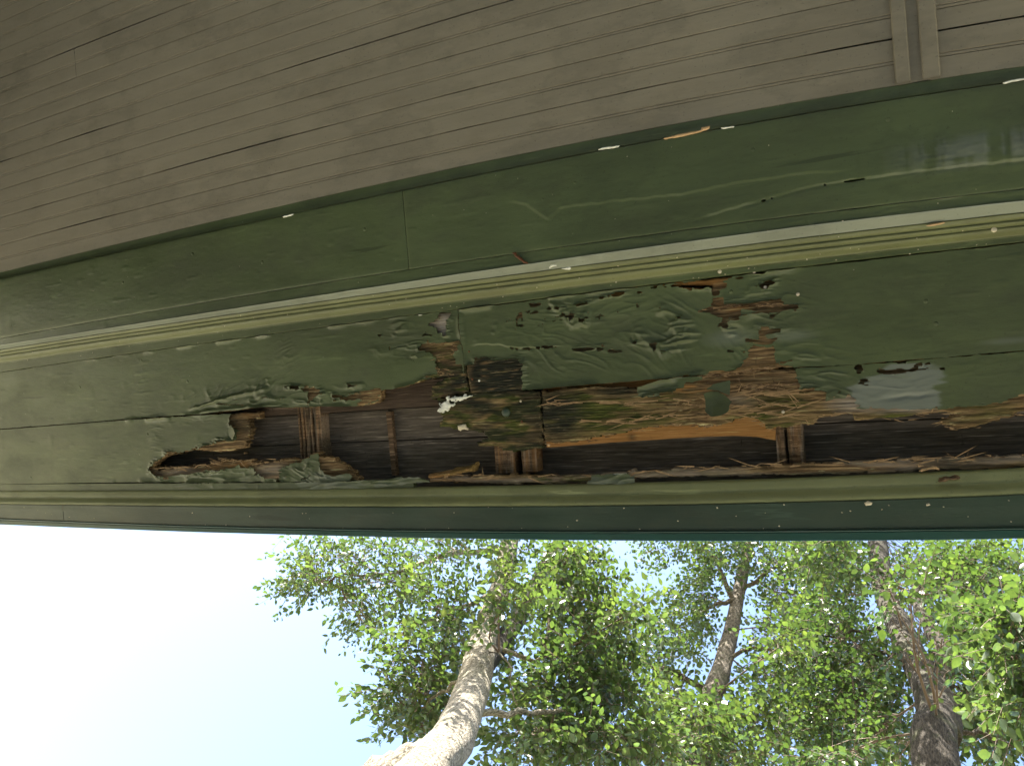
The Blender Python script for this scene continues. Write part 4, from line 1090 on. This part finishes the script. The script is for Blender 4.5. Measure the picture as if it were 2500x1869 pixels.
# ------------------------------------------------------------------ trees
def tube(pts, radii, n=8, seed=0, rough=0.0, closed=True):
    """polyline (k,3), radii (k,) -> verts, quads"""
    pts = np.asarray(pts, float); k = len(pts)
    tan = np.gradient(pts, axis=0); tan /= np.linalg.norm(tan, axis=1)[:, None] + 1e-9
    up = np.array([.3, 1, .2]); V = []
    a = np.linspace(0, 2 * np.pi, n, endpoint=False)
    s = np.concatenate([[0], np.cumsum(np.linalg.norm(np.diff(pts, axis=0), axis=1))])
    for i in range(k):
        e1 = np.cross(tan[i], up); e1 /= np.linalg.norm(e1) + 1e-9
        e2 = np.cross(tan[i], e1)
        r = np.full(n, radii[i])
        if rough > 0:
            c = np.stack([np.cos(a), np.sin(a)], 1)
            r = r * (1 + rough * (fbm(c[:, 0] * 2.2 + 7, c[:, 1] * 2.2 + s[i] * 1.3, seed, 3) - .5) * 2 + rough * .7 * (vnoise(a * 4.0, np.full(n, s[i] * 5), seed + 4) - .5))
        V.append(pts[i] + np.outer(np.cos(a) * r, e1) + np.outer(np.sin(a) * r, e2))
    V = np.concatenate(V)
    i = np.arange(n); j = (i + 1) % n
    q = np.concatenate([np.stack([r * n + i, r * n + j, (r + 1) * n + j, (r + 1) * n + i], 1) for r in range(k - 1)])
    if n >= 8:
        V = np.concatenate([V, pts[:1], pts[-1:]]); c0 = k * n
        q = np.concatenate([q, np.stack([j, i, np.full(n, c0), np.full(n, c0)], 1), np.stack([i + (k - 1) * n, j + (k - 1) * n, np.full(n, c0 + 1), np.full(n, c0 + 1)], 1)])
    return V, q

def smooth_path(pts, n):
    pts = np.asarray(pts, float); k = len(pts)
    t = np.concatenate([[0], np.cumsum(np.sqrt(np.linalg.norm(np.diff(pts, axis=0), axis=1)) + 1e-6)])
    out = []
    for tt in np.linspace(0, t[-1], n):
        i = min(max(np.searchsorted(t, tt) - 1, 0), k - 2)
        u = (tt - t[i]) / (t[i + 1] - t[i])
        p0 = pts[max(i - 1, 0)]; p1 = pts[i]; p2 = pts[i + 1]; p3 = pts[min(i + 2, k - 1)]
        out.append(.5 * (2 * p1 + (p2 - p0) * u + (2 * p0 - 5 * p1 + 4 * p2 - p3) * u * u + (3 * p1 - p0 - 3 * p2 + p3) * u ** 3))
    return np.array(out)

LEAF_V = np.array([(0, 0, 0), (.25, .02, -.03), (.55, .0, -.045), (.8, .0, -.05), (1.0, 0, -.10),
                   (.14, .16, .02), (.38, .27, .03), (.62, .22, .01), (.84, .10, -.03),
                   (.14, -.16, .02), (.38, -.27, .03), (.62, -.22, .01), (.84, -.10, -.03)], float)
LEAF_T = np.array([(0, 1, 5), (1, 6, 5), (1, 2, 6), (2, 7, 6), (2, 3, 7), (3, 8, 7), (3, 4, 8),
                   (0, 9, 1), (1, 9, 10), (1, 10, 2), (2, 10, 11), (2, 11, 3), (3, 11, 12), (3, 12, 4)], int)
leaf_mesh = {}
def leaf_me(mat):
    if mat.name not in leaf_mesh:
        me = mesh_np('leaf', LEAF_V, [LEAF_T], True); me.materials.append(mat)
        leaf_mesh[mat.name] = me
    return leaf_mesh[mat.name]

TRUNKS = []
def hides_trunk(o):
    (q,), (d,) = project(o[None])
    for tr in TRUNKS:
        ys = np.array([a[1] for a in tr])[::-1]
        if q[1] < ys[0] or q[1] > ys[-1] + 60: continue
        x = np.interp(q[1], ys, np.array([a[0] for a in tr])[::-1]); w = np.interp(q[1], ys, np.array([a[3] for a in tr])[::-1]); dd = np.interp(q[1], ys, np.array([a[2] for a in tr])[::-1])
        if w > 44.5 and tr[0][3] > 100 or 1400 < q[1] < 1715 and tr[0][3] < 60 or 60 < tr[0][3] < 95:
            if abs(q[0] - x) < w * .5 + 48 and d < dd * .97: return True
    return False

def project(p):
    c = R.T @ (p - CAM).T
    return np.stack([CX + c[0] / -c[2] * F, CY - c[1] / -c[2] * F], 1), -c[2]

def tree(label, trunk, base, bark, leafm, limbs, clumps, seed, group, leaf_len=.079, n_single=300, shade=0):
    """trunk: rows (px, py, distance, width px) from low to high; base: point on the ground"""
    r_ = np.random.default_rng(seed)
    top = [at(a, b, d) for a, b, d, w in trunk]
    rad = [w * d / F / 2 * .98 for a, b, d, w in trunk]
    p0 = np.array(top[0]); base = np.array(base)
    mid = p0 * .45 + base * .55 + np.array([.0, .0, .25])
    ctrl = [base, mid] + top
    rr = [rad[0] * 1.7, rad[0] * 1.2] + rad
    t = thing('tree', label, 'tree', tuple(base), group)
    TRUNKS.append(trunk)
    if shade:  # extra leaf clumps added toward the sun to shade the trunk
        clumps = list(clumps)
        for i_ in range(shade - 1, len(trunk) - 2):
            for tt_ in (2.4, 4.0):
                sp = np.array(top[i_]) + SUN_DIR * tt_
                (pq,), (pd,) = project(sp[None])
                clumps.append((pq[0], pq[1], 90, 70, float(np.linalg.norm(sp - CAM)), .5, 15, 1.0, 1))
    n = 90
    path = smooth_path(ctrl, n)
    tt = np.concatenate([[0], np.cumsum(np.sqrt(np.linalg.norm(np.diff(np.array(ctrl), axis=0), axis=1)) + 1e-6)])
    rads = np.interp(np.linspace(0, tt[-1], n), tt, rr)
    V, q = tube(path, rads, 22, seed, .16)
    link('trunk', mesh_np('trunk', V, [q], True), bark, t)
    attach = []
    for L in limbs:
        pts = [at(a, b, d) for a, b, d in L[0]]
        pp = smooth_path(pts, 14)
        r0, r1 = L[1]
        pp = pp + (r_.random(pp.shape) - .5) * .05
        V, q = tube(pp, np.linspace(r0, r1, 14), 8, seed + 1, .1)
        link('branch', mesh_np('branch', V, [q], True), L[2] if len(L) > 2 else bark, t)
        attach.append(pp)
    pool = np.concatenate([path[int(n * .45):]] + attach) if True else path
    TV, TQ, off = [], [], 0
    leaves = []
    def add_tube(pts, r0, r1, k=3):
        nonlocal off
        V, q = tube(pts, np.linspace(r0, r1, len(pts)), k)
        TV.append(V); TQ.append(q + off); off += len(V)
    for cl in clumps:
        px, py, rx, ry, d, dd, nt = cl[:7]
        sc = cl[7] if len(cl) > 7 else 1.0
        loose = len(cl) > 8
        cpt = at(px, py, d)
        dist_ = np.linalg.norm(pool - cpt, axis=1) + .6 * np.maximum(0, pool[:, 2] - cpt[2])
        st = pool[np.argmin(dist_)]
        sag = np.array([0, 0, .08 * np.linalg.norm(cpt - st)])
        main = smooth_path([st, st * .5 + cpt * .5 + sag + (r_.random(3) - .5) * .2, cpt], 8)
        rb = .010 + .006 * min(3, np.linalg.norm(cpt - st))
        if not loose: add_tube(main, rb, .006, 5)
        for i in range(int(nt * 2.5)):
            a = r_.uniform(0, 2 * np.pi); q_ = math.sqrt(r_.uniform(0, 1)) * r_.uniform(.8, 1.12)
            o = at(px + rx * q_ * math.cos(a), py + ry * q_ * math.sin(a), d + dd * r_.uniform(-1, 1))
            if dd > .35 and hides_trunk(o) and r_.random() < .85: continue
            s2 = main[r_.integers(3, 8)]
            brn = smooth_path([s2, s2 * .45 + o * .55 + np.array([0, 0, .05]) + (r_.random(3) - .5) * .12, o], 5)
            if not loose and r_.random() < .3: add_tube(brn, .0055, .0028)
            dirn = (o - s2); dirn /= np.linalg.norm(dirn) + 1e-6
            dirn = dirn * .6 + r_.normal(0, .55, 3) + np.array([0, 0, -.25]); dirn /= np.linalg.norm(dirn)
            ln = r_.uniform(.28, .55) * sc
            e = o + dirn * ln + np.array([0, 0, -.12 * ln])
            tw = smooth_path([o, (o + e) / 2 + np.array([0, 0, .04]), e], 5)
            add_tube(tw, .003, .0014)
            nl = r_.integers(7, 12)
            for m in range(nl):
                u = (m + .5) / nl * 4; i0 = min(int(u), 3); p = tw[i0] + (tw[i0 + 1] - tw[i0]) * (u - i0)
                sd = np.cross(dirn, [0, 0, 1.0]); sd /= np.linalg.norm(sd) + 1e-6
                ax = dirn * r_.uniform(.2, .9) + sd * (1 if m % 2 else -1) * r_.uniform(.5, 1.1) + np.array([0, 0, r_.uniform(-.9, .15)]) + r_.normal(0, .25, 3)
                ax /= np.linalg.norm(ax)
                nrm = np.array([0, 0, 1.0]) + r_.normal(0, .5, 3) - SUN_DIR * -.35
                nrm -= ax * (nrm @ ax); nrm /= np.linalg.norm(nrm) + 1e-6
                L = leaf_len * sc * r_.uniform(.5, 1.35)
                leaves.append((p + ax * .012, ax, np.cross(nrm, ax), nrm, L))
    P0 = np.array([l[0] for l in leaves]); AX = np.array([l[1] for l in leaves]); SY = np.array([l[2] for l in leaves]); NZ = np.array([l[3] for l in leaves]); LL = np.array([l[4] for l in leaves])
    wid = r_.uniform(.85, 1.2, len(LL))
    pp, dep = project(P0)
    infr = (pp[:, 0] > 5) & (pp[:, 0] < 2495) & (pp[:, 1] > 1325) & (pp[:, 1] < 1864) & (dep > 0)
    show = np.where(infr, LL / dep, 0)
    order = np.argsort(-show)
    single = order[:n_single]; single = single[show[single] > 0]
    rest = np.setdiff1d(np.arange(len(LL)), single)
    me = leaf_me(leafm)
    for i in single:
        o = bpy.data.objects.new('leaf', me); COL.objects.link(o)
        M = Matrix.Identity(4); L = LL[i]
        for rw in range(3):
            M[rw][0] = AX[i, rw] * L; M[rw][1] = SY[i, rw] * L * wid[i]; M[rw][2] = NZ[i, rw] * L; M[rw][3] = P0[i, rw]
        o.parent = t; o.matrix_parent_inverse = t.matrix_world.inverted(); o.matrix_basis = M
    k = len(LEAF_V)
    W = P0[rest][:, None, :] + (LEAF_V[None, :, 0:1] * AX[rest][:, None, :] + LEAF_V[None, :, 1:2] * wid[rest][:, None, None] * SY[rest][:, None, :] + LEAF_V[None, :, 2:3] * NZ[rest][:, None, :]) * LL[rest][:, None, None]
    T = (LEAF_T[None] + (np.arange(len(rest)) * k)[:, None, None]).reshape(-1, 3)
    link('crown', mesh_np('crown', W.reshape(-1, 3), [T], True, {'tone': np.repeat(r_.random(len(rest)), k)}), leafm, t, kind='stuff')
    link('twig', mesh_np('twig', np.concatenate(TV), [np.concatenate(TQ)], True), M_twig, t, kind='stuff')
    return t

G = 'trees beyond the eave'
p = at(925, 2040, 4.5)
tree('tall tree with thick sunlit pale leaning trunk beside the open sky',
     [(925, 2040, 4.5, 150), (1000, 1945, 5.0, 128), (1050, 1872, 5.5, 108), (1094, 1815, 6.1, 102), (1128, 1747, 6.8, 90), (1161, 1657, 7.8, 78), (1186, 1544, 9.2, 60), (1222, 1431, 10.8, 48), (1241, 1340, 12.2, 43), (1252, 1260, 13.5, 38), (1262, 1150, 15, 28), (1270, 1050, 16.2, 16), (1276, 940, 17.4, 3)],
     (p[0] - .35, p[1] + .5, -.35), M_bark1, M_leaf1,
     [([(1166, 1650, 8.0), (1225, 1565, 9.6), (1278, 1480, 11), (1325, 1390, 12.2), (1370, 1310, 13.4)], (.125, .09), M_bark3),  # second stem takes the shade-darkened bark
      ([(1075, 1838, 5.85), (1010, 1856, 5.6), (950, 1880, 5.4), (890, 1915, 5.2)], (.115, .085)),
      ([(1130, 1735, 7.0), (1250, 1737, 7.4), (1378, 1742, 7.9), (1440, 1765, 8.2)], (.035, .012)),
      ([(1190, 1560, 9.0), (1310, 1610, 9.0), (1340, 1520, 9.4), (1362, 1440, 9.8), (1382, 1360, 10.2)], (.03, .012)),
      ([(1165, 1560, 8.7), (1172, 1580, 8.4), (1230, 1600, 8.0), (1250, 1660, 7.8), (1262, 1720, 7.8)], (.012, .006)),
      ([(1240, 1345, 12.2), (1100, 1350, 11.4), (960, 1400, 10.8), (820, 1400, 10.4)], (.05, .012)),
      ([(1222, 1440, 10.8), (1080, 1500, 10.0), (980, 1545, 9.6)], (.04, .012)),
      ([(1165, 1640, 8.0), (1080, 1690, 8.4), (1010, 1740, 8.6)], (.028, .008))],
     [(760, 1410, 62, 50, 10.6, .6, 34, .85), (720, 1420, 30, 30, 10.4, .4, 8, .8), (850, 1350, 105, 35, 11, .8, 34, .85), (940, 1420, 110, 50, 10.8, .7, 44, .85), (880, 1500, 50, 40, 10.2, .5, 22, .85), (1050, 1370, 100, 50, 11.2, .8, 34, .85),
      (1060, 1480, 85, 60, 10.0, .6, 40), (1130, 1550, 50, 60, 9.6, .5, 26), (1030, 1610, 70, 60, 8.9, .5, 30), (1010, 1700, 62, 50, 8.8, .4, 26), (1030, 1770, 55, 36, 8.8, .4, 14), (960, 1690, 24, 22, 8.6, .3, 6), (1075, 1680, 40, 60, 9.0, .4, 18),
      (1245, 1450, 48, 40, 8.0, .3, 15), (1215, 1490, 40, 28, 8.0, .3, 8), (1235, 1370, 50, 40, 10.4, .3, 9), (1385, 1360, 72, 36, 10.0, .6, 36), (1430, 1445, 58, 42, 9.6, .6, 34), (1530, 1500, 50, 22, 8.6, .4, 14), (1410, 1520, 100, 60, 9.6, .7, 50),
      (1430, 1610, 90, 50, 8.8, .6, 42), (1370, 1680, 90, 60, 8.6, .5, 42), (1480, 1700, 80, 50, 8.6, .5, 36), (1320, 1800, 100, 55, 8.0, .5, 44), (1450, 1810, 110, 50, 8.0, .5, 50), (1240, 1640, 30, 70, 9.6, .4, 14), (1330, 1440, 60, 60, 11, .6, 22), (1560, 1800, 60, 50, 8.2, .4, 22),
      (1000, 1285, 300, 40, 12, 1, 30), (1230, 1230, 200, 70, 14, 1.5, 24), (1270, 1020, 160, 90, 16, 1.0, 26), (1150, 1100, 300, 100, 14.5, 1.5, 26), (900, 1180, 200, 90, 13.5, 1.2, 26)],
     11, G, shade=5)
p = at(1700, 1860, 9.4)
tree('slim tree with grey sun-dappled leaning trunk between the pale trunk and the dark trunk',
     [(1700, 1860, 9.6, 58), (1730, 1720, 10.8, 48), (1746, 1680, 11.2, 46), (1767, 1612, 12.0, 41), (1785, 1544, 12.9, 35), (1798, 1476, 13.9, 31), (1812, 1408, 15, 27), (1825, 1331, 16.4, 21), (1835, 1250, 17.6, 16), (1842, 1180, 18.5, 10), (1850, 1100, 19.4, 2)],
     (p[0] - .8, p[1] + 1.6, -.35), M_bark2, M_leaf2,
     [([(1796, 1478, 13.9), (1770, 1420, 14.2), (1750, 1370, 14.5), (1705, 1320, 15)], (.05, .02)), ([(1806, 1440, 14.4), (1875, 1395, 14.6), (1930, 1362, 15)], (.045, .018)),
      ([(1796, 1465, 13.9), (1740, 1478, 13.5), (1680, 1515, 13.2)], (.045, .015)), ([(1500, 1610, 11.2), (1580, 1625, 11.5), (1649, 1640, 11.8), (1745, 1690, 11.4)], (.02, .05), M_bark3),
      ([(1770, 1610, 12), (1850, 1580, 12.2), (1930, 1600, 12.4)], (.035, .012)), ([(1740, 1700, 11), (1690, 1780, 10.6), (1620, 1850, 10.2)], (.03, .012)), ([(1560, 1835, 9.8), (1610, 1860, 9.8), (1640, 1890, 9.8)], (.05, .04))],
     [(1750, 1370, 55, 42, 14.6, .8, 36), (1705, 1455, 60, 42, 14, .8, 38), (1650, 1530, 90, 45, 13, .6, 44), (1900, 1370, 100, 45, 15, .8, 44), (1940, 1450, 90, 55, 14.4, .8, 48), (1890, 1530, 70, 50, 13, .7, 36), (1620, 1600, 70, 40, 12, .6, 30),
      (1650, 1690, 75, 50, 11.2, .6, 32), (1860, 1640, 95, 55, 12, .7, 46), (1700, 1790, 90, 60, 10.4, .6, 44), (1830, 1760, 110, 70, 10.8, .7, 56), (1900, 1580, 60, 30, 10.5, .4, 16), (1600, 1750, 60, 50, 10.6, .6, 22), (1780, 1845, 110, 36, 10, .6, 30),
      (1830, 1325, 110, 26, 15.5, .8, 26), (1870, 1220, 180, 70, 17, 1.2, 40), (1705, 1790, 60, 50, 9.2, .3, 20), (1690, 1735, 36, 26, 9.6, .3, 7)],
     22, G, shade=3)
p = at(2287, 1869, 8.6)
tree('leafy tree with thick shaded brown forked trunk, right of the slim grey trunk',
     [(2287, 1869, 8.6, 90), (2290, 1790, 9.2, 86), (2287, 1725, 9.8, 82), (2259, 1657, 10.6, 68), (2219, 1589, 11.4, 56), (2192, 1521, 12.4, 50), (2158, 1440, 13.6, 44), (2142, 1322, 15.4, 38), (2135, 1240, 16.8, 30), (2128, 1150, 18.2, 18), (2120, 1030, 19.6, 3)],
     (p[0] + .1, p[1] + 1.9, -.35), M_bark3, M_leaf3,
     [([(2275, 1690, 10.2), (2310, 1640, 10.8), (2290, 1560, 11.6), (2240, 1480, 12.6), (2235, 1420, 13.4)], (.12, .06)), ([(2165, 1590, 11.6), (2110, 1607, 11.6), (2065, 1622, 11.6)], (.03, .012)),
      ([(2200, 1560, 11.8), (2135, 1655, 11.4), (2085, 1712, 11.2)], (.03, .012)), ([(2175, 1530, 12.2), (2090, 1540, 12.0), (2000, 1560, 11.8)], (.03, .012)), ([(2240, 1640, 10.8), (2180, 1605, 11), (2160, 1585, 11.2)], (.03, .02)),
      ([(2300, 1780, 9.2), (2400, 1790, 9.4), (2500, 1830, 9.6)], (.03, .012)), ([(2280, 1600, 11.2), (2380, 1560, 11), (2480, 1540, 10.6)], (.04, .014))],
     [(2050, 1370, 90, 45, 14.5, .8, 44), (2060, 1450, 80, 50, 13.8, .8, 40), (2250, 1370, 100, 45, 14.5, .8, 46), (2370, 1370, 110, 45, 14, .8, 50), (2460, 1420, 80, 60, 13, .8, 40), (2330, 1450, 90, 50, 13, .8, 46), (2420, 1520, 90, 60, 11.5, .8, 46),
      (2030, 1540, 85, 55, 12.4, .7, 46), (2100, 1600, 80, 50, 12, .6, 40), (2000, 1640, 80, 60, 12, .7, 44), (2080, 1700, 100, 60, 11.4, .7, 54), (1990, 1760, 90, 60, 10.8, .6, 46), (2110, 1800, 90, 60, 10.6, .6, 44), (2190, 1720, 50, 80, 11.6, .6, 34),
      (2370, 1610, 80, 60, 11.6, .7, 42), (2400, 1700, 90, 70, 11, .8, 50), (2440, 1800, 80, 60, 10.6, .8, 34), (2350, 1760, 60, 60, 11.2, .6, 24), (2200, 1840, 60, 30, 10, .5, 16), (2040, 1850, 90, 25, 9.4, .4, 22),
      (2222, 1440, 45, 30, 8.2, .3, 5), (2185, 1480, 25, 30, 8.0, .3, 3), (2300, 1560, 40, 40, 8.6, .3, 5), (2320, 1650, 30, 40, 8.4, .3, 3),
      (2200, 1400, 320, 60, 17.5, 1.2, 90), (2250, 1560, 260, 80, 16, 1.2, 80), (2150, 1720, 300, 80, 14.5, 1.0, 70), (2280, 1230, 300, 70, 17, 1.2, 40), (2130, 1080, 200, 90, 18.6, 1.2, 30), (2205, 1600, 30, 60, 9.8, .3, 4), (2150, 1400, 35, 50, 11.5, .3, 6)],
     33, G, shade=1)
p = at(2680, 1830, 6.5)
tree('near sunlit yellow-green sprays entering from the right edge of the picture',
     [(2680, 1800, 6.6, 80), (2690, 1650, 7.4, 70), (2700, 1500, 8.6, 60), (2705, 1400, 9.6, 48), (2708, 1300, 10.8, 30), (2712, 1180, 12, 4)],
     (p[0] + .3, p[1] + 1.2, -.35), M_bark2, M_leaf1,
     [([(2690, 1640, 7.5), (2600, 1600, 7.2), (2500, 1570, 7.0)], (.04, .012)), ([(2690, 1560, 8), (2560, 1500, 7.6), (2470, 1490, 7.4)], (.035, .012))],
     [(2470, 1560, 45, 50, 7.0, .3, 20), (2480, 1640, 40, 50, 7.0, .3, 18), (2450, 1490, 50, 30, 7.2, .3, 12), (2490, 1720, 40, 40, 7.0, .3, 10), (2600, 1550, 90, 90, 7.6, .5, 40), (2620, 1700, 80, 80, 7.2, .5, 30)],
     44, G, n_single=200)

# ------------------------------------------------------------------ frayed fibres hanging from the broken edges
def fibres(name, lines, n, mat, seed, lo=.005, hi=.020, wd=1.0):
    r_ = np.random.default_rng(seed); V = []; Q = []
    for i in range(n):
        ln = lines[r_.integers(len(lines))]
        k = r_.integers(len(ln) - 1); u = r_.random()
        x = ln[k][0] * (1 - u) + ln[k + 1][0] * u; y = ln[k][1] * (1 - u) + ln[k + 1][1] * u
        c = onz(x + r_.normal(0, 3), y + r_.normal(0, 2.5), Z0)[0]
        a = r_.normal(0, .17) + (math.pi if r_.random() < .5 else 0)
        if r_.random() < .12: a += r_.normal(0, .9)
        L = r_.uniform(lo, hi); w = r_.uniform(.0004, .0010) * wd
        d = np.array([math.cos(a), math.sin(a), -abs(r_.normal(0, .12))]); sd = np.array([-d[1], d[0], 0]); up = np.array([0, 0, 1])
        p = np.array([c[0], c[1], Z0 + .001]); m = p + d * L * .55 + np.array([0, 0, -.002 * r_.random()]); e = p + d * L
        b = len(V)
        V += [p - sd * w, p + sd * w, p + up * w, m - sd * w * .8, m + sd * w * .8, m + up * w * .8, e]
        Q += [(b, b + 1, b + 4, b + 3), (b + 1, b + 2, b + 5, b + 4), (b + 2, b, b + 3, b + 5), (b + 3, b + 4, b + 6, b + 6), (b + 4, b + 5, b + 6, b + 6), (b + 5, b + 3, b + 6, b + 6)]
    T = []
    for q in Q:
        T.append((q[0], q[1], q[2]))
        if q[3] != q[2]: T.append((q[0], q[2], q[3]))
    link(name, mesh_np(name, np.array(V), [np.array(T)], False), mat, eave, kind='stuff')
edge_a = bot_2R
edge_b = C(*A3, [(280, 1185), (550, 1170), (720, 1150), (900, 1110), (1000, 1080), (1190, 1088), (1380, 1132), (1700, 1075)])
edge_c = top_r[:-1]
edge_d = C(*A1, [(380, 570), (560, 580), (780, 590), (700, 700), (500, 750), (560, 930), (700, 930)])
edge_e = C(*A5, [(460, 545), (900, 480), (1300, 470), (1650, 440)]), C(*A5, [(500, 1420), (1000, 1380), (1500, 1300)]), C(*A6, [(700, 400), (1000, 420), (1400, 380)]), C(*A6, [(0, 600), (400, 640), (900, 640), (1500, 560)])
fibres('wood_fibre', [edge_a, edge_a, edge_b, edge_c, edge_d] + list(edge_e), 340, M_fibre, 5)
fibres('dark_wood_fibre', [edge_a, edge_b, edge_c, edge_d] + list(edge_e), 220, M_block, 6, .006, .022)

for px, py, z, par, mt in [(1325, 487, ZB, beam, M_green2), (1404, 446, ZB, beam, M_green2), (1838, 366, ZB, beam, M_green2), (640, 640, ZB, beam, M_green2), (470, 620, ZB, beam, M_green2), (300, 690, ZB, beam, M_green2), (2168, 292, ZB, beam, M_green2), (890, 560, ZB, beam, M_green2),
                           (458, 931, Z0, eave, M_green), (195, 945, Z0, eave, M_green), (345, 880, Z0, eave, M_green), (360, 1060, Z0, eave, M_green), (2260, 735, Z0, eave, M_green), (2285, 790, Z0, eave, M_green), (75, 1165, Z0, eave, M_green)]:
    dome('nail_head', px, py, z - .0002, .0042, mt, par, .28)

mid_2R = [C(*A4, [(150, 300), (700, 330), (1200, 330), (1800, 280)]), C(*A4, [(500, 560), (1200, 560), (1800, 480)]), C(*A6, [(100, 560), (700, 640), (1500, 640)]), C(*A6, [(700, 450), (1100, 480), (1500, 480)]), C(*A6, [(100, 760), (800, 700), (1400, 760)])]
fibres('wood_sliver', mid_2R, 130, M_fibre, 15, .015, .055, 1.5)
fibres('wood_sliver', [edge_c, edge_b], 70, M_fibre, 16, .015, .050, 1.6)
